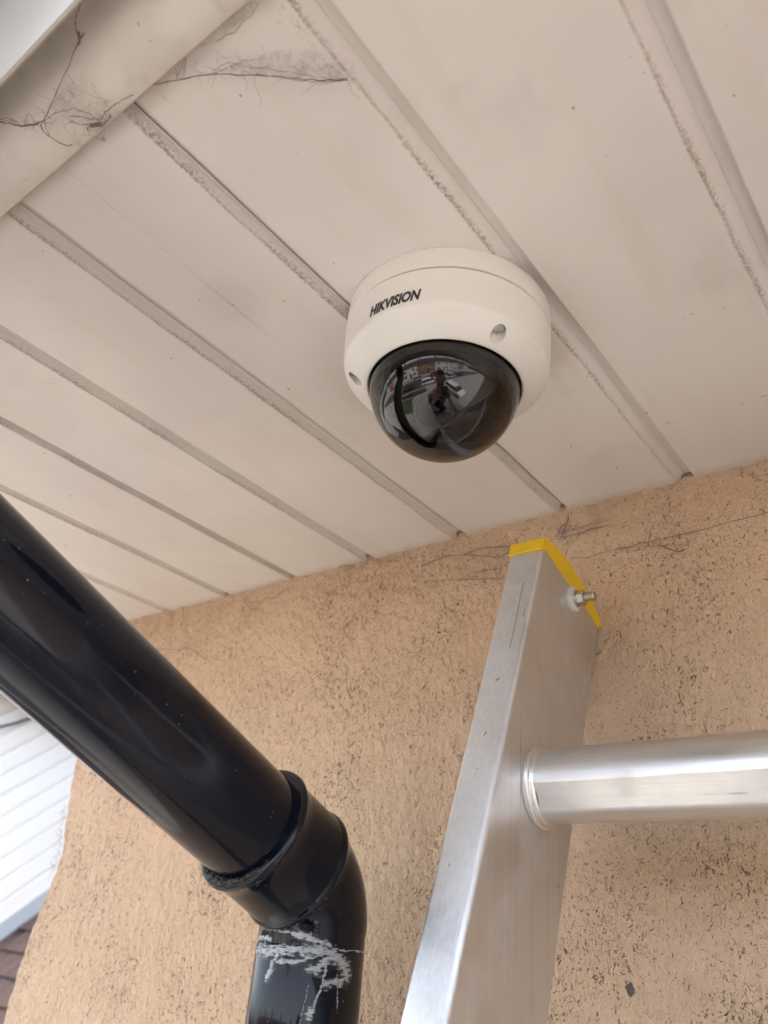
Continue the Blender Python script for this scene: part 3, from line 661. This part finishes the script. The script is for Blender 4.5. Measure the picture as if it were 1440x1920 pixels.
def r_at(z):
    for (ra, za), (rb_, zb) in zip(rr, rr[1:]):
        if zb <= z <= za: return ra + (rb_ - ra) * (z - za) / (zb - za)
    return rr[0][0] if z > rr[0][1] else rr[-1][0]
for v in bm.verts:
    u = (v.co.x - x0) / (x1 - x0) - .5; w = (v.co.y - y0) / (y1 - y0) - .5
    z = zc + w * LH; a = ac + u * aw; r = r_at(z) * KS + .0002; v.co = Vector((r * math.cos(a), r * math.sin(a), z))
bm.to_mesh(tm); bm.free(); tm.materials.clear(); tm.materials.append(M['ink']); tm.name = 'lettering'
to = bpy.data.objects.new('lettering', tm); C.objects.link(to); to.parent = hous; to.location = cc - wloc(hous); to['label'] = 'black slanted HIKVISION lettering'

# ------------------------------------------------------------------ cobwebs
def web(name, label, plane, strands, tufts=(), mat='web', group='cobwebs', seed=1, films=()):
    rnd = random.Random(seed); b = MB()
    for pts, w, am in strands:
        w3 = [on(x, y, *(pl or plane)) for x, y, *r in pts for pl in [r[0] if r else None]]
        j = jitter(w3, am, rnd); rad = [w * (1.25 if plane == WP else .85) * rnd.uniform(.55, 1.25) for _ in j]; b.sweep(j, rad, 5)
    o = b.out(name, M[mat]); o['label'] = label; o['category'] = 'cobweb'; o['group'] = group
    b2 = MB()
    for (pts, n, spread, ln) in tufts:                   # fine dusty fibres round the main threads
        w3 = [on(x, y, *(pl or plane)) for x, y, *r in pts for pl in [r[0] if r else None]]
        for k in range(int(n * .5)):
            i = rnd.randrange(len(w3) - 1) if len(w3) > 1 else 0
            A_, B_ = w3[i], w3[min(i + 1, len(w3) - 1)]; ax = (B_ - A_).normalized() if (B_ - A_).length > 1e-6 else Vector((1, 0, 0))
            p = A_.lerp(B_, rnd.random()) + Vector((rnd.gauss(0, 1), rnd.gauss(0, 1), rnd.gauss(0, .3))) * spread * .7
            d = (ax * rnd.choice((-1, 1)) * rnd.uniform(.3, 1.4) + Vector((rnd.gauss(0, .7), rnd.gauss(0, .7), rnd.gauss(0, .2)))).normalized(); q = [p]
            for _ in range(5):
                d = (d + Vector((rnd.gauss(0, .5), rnd.gauss(0, .5), rnd.gauss(0, .15)))).normalized(); q.append(q[-1] + d * ln * rnd.uniform(.07, .24))
            b2.sweep(q, rnd.uniform(.00004, .00010), 3)
    if b2.v: b2.out('fibres', M['webf'], o)
    for poly in films:                                       # dusty sheet hung between the threads
        q = [on(x, y, *plane) for x, y in poly]; cen = sum(q, Vector()) / len(q) + Vector((0, 0, -.001)); b3 = MB()
        b3.add([cen] + q, [(0, i + 1, (i + 1) % len(q) + 1) for i in range(len(q))]); b3.out('web_sheet', M['film'], o)
    return o
ZW = (2, ZS - .0045); ZT = (2, ZS - .011); WP = (1, YW - .0030)
web('cobweb', 'long dusty cobweb strung from the eaves trim across the soffit joint', ZW, [
    ([(180, 238), (215, 205), (272, 163), (330, 150), (400, 138), (460, 140), (540, 146), (600, 152), (653, 150)], .00030, .0003),
    ([(205, 200), (235, 182), (272, 163)], .00028, .0004),
    ([(400, 138), (440, 122), (500, 130), (560, 138), (610, 147), (652, 148)], .00013, .0006), ([(480, 138), (560, 150), (610, 154), (653, 149)], .00016, .0005),
    ([(330, 150), (340, 125), (350, 100)], .00014, .0004), ([(345, 145), (348, 108)], .00012, .0003), ([(405, 78), (440, 58), (470, 30), (488, 5)], .00016, .0005), ([(400, 132), (430, 118), (470, 113), (500, 108)], .00012, .0005)],
    [([(400, 138), (470, 125), (560, 135), (650, 148)], 130, .004, .012), ([(272, 163), (350, 120)], 30, .004, .01), ([(520, 5), (580, 70), (625, 120), (655, 150)], 110, .0022, .004)], seed=5, films=([(290, 160), (352, 100), (345, 148)], [(400, 138), (455, 112), (520, 95), (600, 95), (652, 149), (540, 146)], [(360, 95), (405, 78), (470, 25), (485, 0), (462, 0)]))
web('cobweb', 'dark cobweb tangle bridging the fascia and the eaves trim', ZT, [
    ([(135, -5), (152, 5), (143, 30), (141, 50), (148, 72), (148, 78), (125, 130), (105, 175), (88, 215), (76, 235)], .00026, .0002),
    ([(148, 60), (150, 72), (146, 84)], .0007, .0002), ([(157, 62), (148, 78)], .00035, .0001),
    ([(-4, 228), (20, 232), (45, 237), (70, 233), (80, 228)], .00042, .0004), ([(45, 236), (52, 215), (60, 218), (66, 232)], .00016, .0005), ([(-4, 226), (15, 220), (30, 228)], .00016, .0005),
    ([(76, 235), (82, 248), (95, 258), (115, 270), (127, 274), (136, 271)], .00026, .0002), ([(84, 230), (90, 248), (96, 258)], .0002, .0003),
    ([(82, 228), (110, 210), (140, 204), (165, 212), (185, 225)], .00018, .0004), ([(130, 218), (155, 219), (175, 225)], .00022, .0002), ([(130, 228), (150, 234), (172, 232)], .0002, .0003),
    ([(125, 135), (140, 160), (175, 182), (210, 190)], .0001, .0002), ([(165, 245), (170, 232), (180, 238), (192, 236), (205, 225), (207, 215)], .0003, .0005), ([(170, 236), (180, 234), (190, 232)], .0010, .0003),
    ([(190, 225), (198, 210), (212, 198), (228, 188), (250, 178)], .00024, .0003)],
    [([(165, 238), (190, 235), (208, 220)], 90, .0012, .005), ([(0, 228), (76, 235)], 60, .0012, .004), ([(80, 230), (180, 228)], 60, .004, .012), ([(105, 180), (130, 165), (200, 190)], 45, .003, .01)], seed=9, films=([(88, 215), (122, 138), (140, 162), (175, 184), (205, 192), (185, 232), (130, 232), (80, 232)], [(0, 228), (50, 215), (76, 235), (45, 240)]))
web('cobweb', 'thin cobweb threads trailing left of the ladder top on the wall', WP, [
    ([(790, 1062), (835, 1043), (870, 1040), (900, 1028), (960, 1024)], .00032, .0003), ([(870, 1040), (905, 1042), (935, 1046), (960, 1032)], .00028, .0003),
    ([(800, 1088), (818, 1090), (850, 1086), (880, 1086), (950, 1084)], .00022, .0004), ([(870, 1082), (880, 1074), (940, 1066)], .00018, .0005)],
    [([(860, 1040), (960, 1030)], 50, .002, .006), ([(870, 1084), (950, 1078)], 30, .002, .005)], seed=12)
web('cobweb', 'small looped cobweb thread on the wall just below the soffit, mid-left', WP, [([(455, 1122), (462, 1136), (478, 1144), (490, 1128), (470, 1130)], .0002, .0002), ([(490, 1128), (500, 1122), (520, 1120), (533, 1106)], .0003, .0004)], [([(500, 1122), (533, 1106)], 25, .0012, .004)], seed=13)
web('cobweb', 'dark sooty cobweb hanging from the soffit joint right of the ladder top', WP, [
    ([(1066, 962), (1064, 978), (1056, 996), (1052, 1010)], .0004, .0004), ([(1064, 980), (1050, 990), (1046, 1000)], .0003, .0004), ([(1052, 1008), (1080, 1002), (1110, 992), (1145, 985)], .00026, .0005), ([(1050, 1000), (1090, 988), (1140, 975)], .00015, .0006),
    ([(1070, 1046), (1100, 1045), (1150, 1030), (1200, 1020), (1290, 1000), (1370, 978), (1440, 960)], .0002, .0006), ([(1235, 1022), (1270, 1035), (1285, 1030)], .0003, .0005), ([(1152, 1030), (1200, 1024), (1260, 1022), (1290, 1022)], .00014, .0006)],
    [([(1060, 985), (1052, 1008)], 170, .0022, .005), ([(1052, 1008), (1145, 985)], 70, .002, .006), ([(1100, 1045), (1290, 1000)], 60, .0022, .006)], seed=15)
web('cobweb', 'single curly dark thread on the wall beside the sloping drainpipe', WP, [([(300, 1216), (335, 1219), (350, 1214), (365, 1220), (372, 1226), (380, 1218)], .00022, .0003), ([(365, 1222), (392, 1240)], .00015, .0003)], [([(310, 1216), (375, 1222)], 14, .001, .004)], seed=18)
# frayed scrim fibres on the ragged wall corner
rnd = random.Random(21); b = MB()
for k in range(46):
    z = rnd.uniform(.035, .105); p = P(edge_x(z) + .001, YW + .002, z)
    d = Vector((rnd.uniform(-.013, -.003), rnd.uniform(-.004, .002), rnd.uniform(-.010, .008))); b.sweep([p, p + d * .5 + Vector((0, 0, rnd.uniform(-.002, .002))), p + d], [.00028, .0002, .00014], 4)
b.out('scrim_fibres', M['hair'], house)

# ------------------------------------------------------------------ neighbour's dormer seen past the corner
ND = -6.0; k_ = ND / -4.5
nb = empty('neighbouring_house', (ND - 2, 3.0, 0), 'neighbouring house with white boarded dormer side above brown tiled roof', 'house')
py0, pz0 = 2.512 * k_, -.152 * k_; sl = Vector((0, math.cos(math.radians(40)), math.sin(math.radians(40)))); sn = Vector((0, -sl.z, sl.y))
bh = .135
for i in range(13):
    base = P(ND, py0, pz0) + sn * (.075 + bh * i); a = base - sl * 2.4; c_ = base + sl * 3.2
    b = MB(); q = [(0, 0), (.020, .004), (.020, bh - .020), (.002, bh - .009), (.002, bh)]
    V = []
    for e in (a, c_):
        for dx, dn in q: V.append(e + lx * dx + sn * dn)
        V.append(e + lx * -.02 + sn * bh); V.append(e + lx * -.02)
    L = 7; F = [(k, (k+1)%L, L+(k+1)%L, L+k) for k in range(L)] + [tuple(range(L)), tuple(range(L, 2*L))[::-1]]
    b.add(V, F); fix_normals(b.out('cladding_board', M['board'], nb))
b = MB(); f0 = P(ND, py0, pz0)
b.prism([f0 - sl * 2.4 + lx * .03 + sn * .085, f0 + sl * 3.2 + lx * .03 + sn * .085, f0 + sl * 3.2 + lx * .03 - sn * .02, f0 - sl * 2.4 + lx * .03 - sn * .02], (-.01, 0, 0)); fix_normals(b.out('lead_flashing', M['lead'], nb))
# tiled roof slope below (courses as separate tiles rows near the view)
eaveP = f0 - sl * 3.2 - sn * .03
b = MB(); b.prism([Vector((ND - 3, 0, 0)) + Vector((0, e.y, e.z)) for e in (eaveP, f0 + sl * 3.6 - sn * .03, f0 + sl * 3.6 - sn * .15, eaveP - sn * .12)], (5.2, 0, 0)); fix_normals(b.out('roof', M['roof'], nb))
tile = None
for r in range(22):
    for c_ in range(7):
        o0 = f0 - sl * (2.3 - .2 * r) - sn * .03 + lx * (.05 + .27 * c_ + (.135 if r % 2 else 0))
        if tile is None:
            b = MB(); b.prism([o0, o0 + sl * .26 + sn * .0, o0 + sl * .26 + sn * .012, o0 + sn * .022], (.262, 0, 0)); tile = fix_normals(b.out('roof_tile', M['roof'], nb, loc=o0)); torg = o0.copy()
        else:
            t_ = tile.copy(); C.objects.link(t_); t_.location = o0 - wloc(nb)
# dormer roof with a white soffit, and walls below
ztop = 1.36
b = MB(); b.box(P(ND - 2.6, py0 - 1.3, ztop), P(ND + .28, py0 + 3.5, ztop + .03)); b.out('dormer_soffit', M['board'], nb)
b = MB(); b.box(P(ND - 2.65, py0 - 1.35, ztop + .03), P(ND + .32, py0 + 3.55, ztop + .20)); b.out('dormer_roof', M['fascia'], nb)
b = MB(); b.box(P(ND - 2.9, eaveP.y + .2, -CZ), P(ND + 2.0, eaveP.y + 7, eaveP.z - CZ - .1)); b.out('wall', M['rend'], nb)
cb = MB(); cp = [on(-60, 1372, 0, ND + .06), on(0, 1363, 0, ND + .05), on(30, 1356, 0, ND + .05), on(60, 1345, 0, ND + .05), on(120, 1318, 0, ND + .05)]
cp = [cp[0] + Vector((0, -.8, .03))] + cp + [cp[-1] + Vector((0, .6, .22))]
o = cb.sweep(cp, .009, 10).out('black_cable', M['cable'], smooth=True); o['label'] = 'black cable drooping across the white boarded dormer'; o['category'] = 'cable'

# ------------------------------------------------------------------ the street behind the lens (seen in the dome's reflection)
def car(loc, rot, paint, label, estate=False):
    root = empty('parked_car', loc, label, 'car', 'cars parked along the road'); root.rotation_euler.z = rot
    side = [(-2.05, .35), (-2.1, .62), (-1.95, .86), (-1.0, .95), (1.35, .95), (2.0, .88), (2.12, .6), (2.08, .33)]
    V = []; F = []
    st_ = [(-.80, .94, .97), (-.88, 1, 1), (.88, 1, 1), (.80, .94, .97)]
    for y, sx, sz in st_:
        for x, z in side: V.append((x * sx, y, .33 + (z - .33) * sz))
    n = len(side)
    for i in range(3):
        for k in range(n): F.append((i*n+k, i*n+(k+1)%n, (i+1)*n+(k+1)%n, (i+1)*n+k))
    F += [tuple(range(n)), tuple(3*n+k for k in range(n))[::-1]]
    def loc_mk(name, V, F, mat, par=root):
        me = bpy.data.meshes.new(name); me.from_pydata(V, [], F); me.materials.append(mat); o = bpy.data.objects.new(name, me); C.objects.link(o); o.parent = par; fix_normals(o); return o
    body = loc_mk('body', V, F, paint); bevel(body, .06, 2, 25)
    xr_ = -1.75 if estate else -1.35
    low = [(-1.9 if estate else -1.75, .93), (1.25, .93)]; top = [(xr_, 1.44), (.45, 1.44)]
    V = [(low[0][0], -.80, .93), (low[1][0], -.80, .93), (low[1][0], .80, .93), (low[0][0], .80, .93), (top[0][0], -.62, 1.40), (top[1][0], -.62, 1.40), (top[1][0], .62, 1.40), (top[0][0], .62, 1.40)]
    F = [(3,2,1,0),(4,5,6,7),(0,1,5,4),(1,2,6,5),(2,3,7,6),(3,0,4,7)]
    loc_mk('windows', V, F, M['glass'])
    V = [(top[0][0] - .05, -.64, 1.395), (top[1][0] + .05, -.64, 1.395), (top[1][0] + .05, .64, 1.395), (top[0][0] - .05, .64, 1.395), (top[0][0] + .1, -.5, 1.45), (top[1][0] - .1, -.5, 1.45), (top[1][0] - .1, .5, 1.45), (top[0][0] + .1, .5, 1.45)]
    loc_mk('roof', V, F, paint)
    for x in (-1.3, 1.32):
        for y in (-.80, .80):
            b = MB(); s_ = 1 if y > 0 else -1
            q = [(x + .31 * math.cos(2*PI*k/20), y - .1 * s_, .31 + .31 * math.sin(2*PI*k/20)) for k in range(20)]; b.prism(q, (0, .2 * s_, 0)); w = loc_mk('wheel', [tuple(v) for v in b.v], b.f, M['tyre'])
            b = MB(); q = [(x + .2 * math.cos(2*PI*k/14), y + .1 * s_, .31 + .2 * math.sin(2*PI*k/14)) for k in range(14)]; b.prism(q, (0, .012 * s_, 0)); loc_mk('rim', [tuple(v) for v in b.v], b.f, M['rim'], w)
    for y in (-.62, .62):
        b = MB(); b.box((1.98, y - .18, .62), (2.10, y + .18, .76)); loc_mk('headlight', [tuple(v) for v in b.v], b.f, M['lamp'])
        b = MB(); b.box((-2.09, y - .16, .64), (-1.98, y + .16, .80)); loc_mk('tail_light', [tuple(v) for v in b.v], b.f, M['rlamp'])
    return root
def paint(n, c): return plain(n, c, .22, 0, .02)
pw, pk, ps, pr_, pb = paint('paint_white', (.75, .75, .74)), paint('paint_black', (.015, .015, .018)), paint('paint_silver', (.42, .43, .45)), paint('paint_red', (.35, .02, .02)), paint('paint_blue', (.03, .07, .18))
car((-4.5, -8.6, .004), 0, pk, 'black car parked on the near side of the road'); car((1.5, -8.6, .004), 0, pw, 'white car parked on the near side of the road', True)
car((8.2, -8.6, .004), PI, ps, 'silver car parked on the near side of the road'); car((-1.5, -13.4, .004), 0, ps, 'silver car parked across the road opposite the house', True)
car((5.2, -13.4, .004), PI, pr_, 'red car parked across the road'); car((11.5, -13.4, .004), PI, pw, 'white car parked across the road'); car((15, -8.6, .004), 0, pb, 'blue car parked on the near side of the road')
car((4.6, -3.2, .0), PI / 2, pw, 'white car standing on the driveway in front of the house', True)
hn = 0
for i in range(9):
    x = -34 + i * 9.2; wm = M['rend'] if i % 3 != 1 else M['brick']
    h = empty('terraced_house', (x, -22.5, 0), ['rendered', 'brick'][i % 3 == 1] + ' terraced house across the road, number %s from the left' % ['one', 'two', 'three', 'four', 'five', 'six', 'seven', 'eight', 'nine'][i], 'house', 'houses across the road')
    b = MB(); b.box((x - 4.5, -26.5, 0), (x + 4.5, -19, 5.4)); b.out('wall', wm, h)
    b = MB(); b.prism([(x - 4.6, -26.8, 5.3), (x - 4.6, -18.7, 5.3), (x - 4.6, -22.7, 8.2)], (9.2, 0, 0)); r = fix_normals(b.out('roof', M['roof'], h))
    b = MB(); b.box((x - 3.9, -23.3, 7.2), (x - 3.0, -22.1, 9.3)); b.out('chimney', M['brick'], r)
    for (wx, wz, ww, wh) in ((-2.6, .9, 2.0, 1.4), (-2.6, 3.5, 1.8, 1.3), (2.4, 3.5, 1.6, 1.3), (2.8, .9, 1.6, 1.4)):
        b = MB(); b.box((x + wx - ww/2, -19.05, wz), (x + wx + ww/2, -18.94, wz + wh)); w = b.out('window', M['frame'], h)
        for s_ in (-1, 1):
            b = MB(); b.box((x + wx + s_ * ww/4 - ww/4 + .08, -19, wz + .08), (x + wx + s_ * ww/4 + ww/4 - .08, -18.92, wz + wh - .08)); b.out('pane', M['glass'], w)
    b = MB(); b.box((x + .2, -19.05, 0), (x + 1.2, -18.92, 2.1)); b.out('door', M['ink'], h)
b = MB()
for k in range(34): b.box((-6.4 + .19 * k, -5.75, 0), (-6.26 + .19 * k, -5.70, 1.0))
b.box((-6.5, -5.70, .7), (.1, -5.65, .78)); b.box((-6.5, -5.70, .25), (.1, -5.65, .33)); o = b.out('garden_fence', M['void']); o['label'] = 'low dark wooden fence along the lawn'; o['category'] = 'fence'

# ------------------------------------------------------------------ photographer on the ladder (reflected in the dome)
per = empty('person', P(-.05, -.24, -1.80), 'person in navy shirt standing on the ladder holding up a phone', 'person')
def skin_obj(name, nodes, edges, mat, parent, sub=2, root=0):
    org = wloc(parent); me = bpy.data.meshes.new(name)
    me.from_pydata([tuple(P(*n[:3]) - org) for n in nodes], edges, []); me.materials.append(mat)
    o = bpy.data.objects.new(name, me); C.objects.link(o); o.parent = parent
    sk = o.modifiers.new('skin', 'SKIN'); sk.use_smooth_shade = True
    for i, n in enumerate(nodes):
        r = n[3] if isinstance(n[3], tuple) else (n[3], n[3]); me.skin_vertices[0].data[i].radius = r; me.skin_vertices[0].data[i].use_root = (i == root)
    sb = o.modifiers.new('sub', 'SUBSURF'); sb.levels = sb.render_levels = sub
    return o
def chain(*i): return list(zip(i, i[1:]))
HX, HY = .08, -.235
Bn = [(-.03, -.20, -.86, (.15, .11)), (0, -.22, -.62, (.15, .10)), (.04, -.26, -.36, (.17, .11)), (.06, -.27, -.22, (.07, .07)), (.08, -.265, -.14, .055), (HX, HY + .01, -.06, (.07, .085)), (HX, HY, .03, (.075, .095)), (HX, HY, .09, (.06, .075)),
      (-.12, -.21, -.92, .09), (-.14, -.16, -1.32, .062), (-.13, -.25, -1.72, .045), (-.13, -.16, -1.755, .035),
      (.06, -.21, -.92, .09), (.05, -.15, -1.32, .062), (.04, -.25, -1.72, .045), (.04, -.16, -1.755, .035),
      (-.13, -.25, -.30, .055), (-.18, -.20, -.50, .045), (-.06, -.10, -.24, .033), (.0, -.055, -.13, .026),
      (.22, -.26, -.30, .055), (.28, -.16, -.52, .045), (.16, .10, -.46, .033), (.125, .17, -.44, .027)]
Be = chain(0, 1, 2, 3, 4, 5, 6, 7) + [(0, 8)] + chain(8, 9, 10, 11) + [(0, 12)] + chain(12, 13, 14, 15) + [(2, 16)] + chain(16, 17, 18, 19) + [(2, 20)] + chain(20, 21, 22, 23)
body = skin_obj('body', Bn, Be, M['skin'], per)
def infl(ids, d): return [tuple(Bn[i][:3]) + (tuple(q + d for q in (Bn[i][3] if isinstance(Bn[i][3], tuple) else (Bn[i][3],) * 2)),) for i in ids]
t_ids = [0, 1, 2, 3, 16, 17, 20, 21]; N = infl(t_ids, .014); N[3] = (.055, -.27, -.25, (.08, .08))
skin_obj('shirt', N, [(0, 1), (1, 2), (2, 3), (2, 4), (4, 5), (2, 6), (6, 7)], M['shirt'], per)
l_ids = [0, 8, 9, 10, 12, 13, 14]; skin_obj('trousers', infl(l_ids, .014), [(0, 1), (1, 2), (2, 3), (0, 4), (4, 5), (5, 6)], M['jeans'], per)
for f in (10, 14):
    x, y, z, r = Bn[f]; skin_obj('shoe', [(x, y - .07, -1.755, .04), (x, y + .0, -1.755, .045), (x, y + .10, -1.762, .042), (x, y + .17, -1.765, .034)], chain(0, 1, 2, 3), M['shoe'], per)
skin_obj('hair', [(HX, HY - .035, .03, (.075, .08)), (HX, HY - .02, .09, (.075, .085)), (HX - .01, HY + .03, .125, (.06, .05))], chain(0, 1, 2), M['hairb'], per)
fc = Vector((-.45, .85, .1)).normalized(); sd_ = Vector((.88, .46, 0)).normalized(); H0 = Vector((HX, HY, -.005))
def hp(f, s_, u): q = H0 + fc * f + sd_ * s_ + Vector((0, 0, u)); return (q.x, q.y, q.z)
skin_obj('nose', [hp(.082, 0, .02) + (.010,), hp(.098, 0, -.005) + (.014,), hp(.090, 0, -.014) + (.011,)], chain(0, 1, 2), M['skin'], per, 1)
skin_obj('beard', [hp(.055, -.045, -.06) + (.022,), hp(.082, 0, -.072) + (.028,), hp(.055, .045, -.06) + (.022,)], chain(0, 1, 2), M['hairb'], per, 1)
for s_ in (-1, 1):
    skin_obj('eye', [hp(.083, .031 * s_ - .006, .028) + (.008,), hp(.083, .031 * s_ + .006, .028) + (.008,)], [(0, 1)], M['ink'], per, 1)
    skin_obj('ear', [hp(-.005, .082 * s_, .02) + (.014,), hp(-.008, .086 * s_, -.015) + (.010,)], [(0, 1)], M['skin'], per, 1)
# phone: its lens is the place the picture is taken from
phc = Vector((0, 0, 0)) - fwd * .012 + down * .055
ph = empty('phone', Vector((phc.x, phc.y, phc.z + CZ)), 'black smartphone held up by the person on the ladder', 'phone')
b = MB()
for hw, hh, d0, d1_ in ((.036, .074, 0, -.008),):
    q = []
    for cx, cy, a0_ in ((hw - .01, hh - .01, 0), (-hw + .01, hh - .01, 90), (-hw + .01, -hh + .01, 180), (hw - .01, -hh + .01, 270)):
        for k in range(5): a = math.radians(a0_ + 22.5 * k); q.append(ph.location + right * (cx + .01 * math.cos(a)) - down * (cy + .01 * math.sin(a)))
    b.prism(q, fwd * d1_)
fix_normals(b.out('case', M['ink'], ph))
b = MB(); q = [ph.location - fwd * .0083 + right * a + down * c_ for a, c_ in ((-.032, -.069), (.032, -.069), (.032, .069), (-.032, .069))]; b.add(q, [(0, 1, 2, 3)]); b.out('screen', M['glass'], ph)
# hand round the phone, fingers closing on its far edge; second hand on the ladder rung
def rel(v): return (v.x, v.y, v.z)
wr = Vector(Bn[19][:3]); palm = phc - fwd * .028 + down * .045
hand_n = [rel(wr) + (.024,), rel(palm + right * .012) + ((.034, .018),)]; hand_e = [(0, 1)]
for k, (ln, of) in enumerate(((1.0, -.03), (1.08, -.008), (1.0, .014), (.82, .034))):
    b0 = palm + right * .022 - down * (-of); p1 = phc - fwd * .016 + right * .046 + down * (.02 + of); p2 = phc + fwd * .001 + right * .040 * ln + down * (.015 + of); p3 = phc + fwd * .008 + right * .018 / ln + down * (.012 + of)
    n = len(hand_n); hand_n += [rel(b0) + (.011,), rel(p1) + (.0095,), rel(p2) + (.0085,), rel(p3) + (.0075,)]; hand_e += [(1, n), (n, n + 1), (n + 1, n + 2), (n + 2, n + 3)]
n = len(hand_n); hand_n += [rel(palm - right * .022) + (.013,), rel(phc - fwd * .018 - right * .046 + down * .02) + (.011,), rel(phc - fwd * .016 - right * .040 - down * .012) + (.009,)]; hand_e += [(1, n), (n, n + 1), (n + 1, n + 2)]
skin_obj('hand', hand_n, hand_e, M['skin'], per, 2)
w2 = Vector(Bn[23][:3]); rg = Vector((.127, .175, -.43)); hand_n = [rel(w2) + (.024,), (.128, .20, -.425, (.03, .02))]; hand_e = [(0, 1)]
for k in range(4):
    zz = -.455 + .022 * k; n = len(hand_n); yy = .30 * 0 + (LT.y + (zz + CZ - LT.z) * math.tan(LA)); hand_n += [(.150, yy - .020, zz, .010), (.152, yy + .02, zz, .009), (.150, yy + .05, zz - .004, .008)]; hand_e += [(1, n), (n, n + 1), (n + 1, n + 2)]
n = len(hand_n); yy = LT.y + (-.40 + CZ - LT.z) * math.tan(LA); hand_n += [(.105, yy - .022, -.42, .012), (.103, yy + .018, -.40, .010)]; hand_e += [(1, n), (n, n + 1)]
skin_obj('hand', hand_n, hand_e, M['skin'], per, 2)
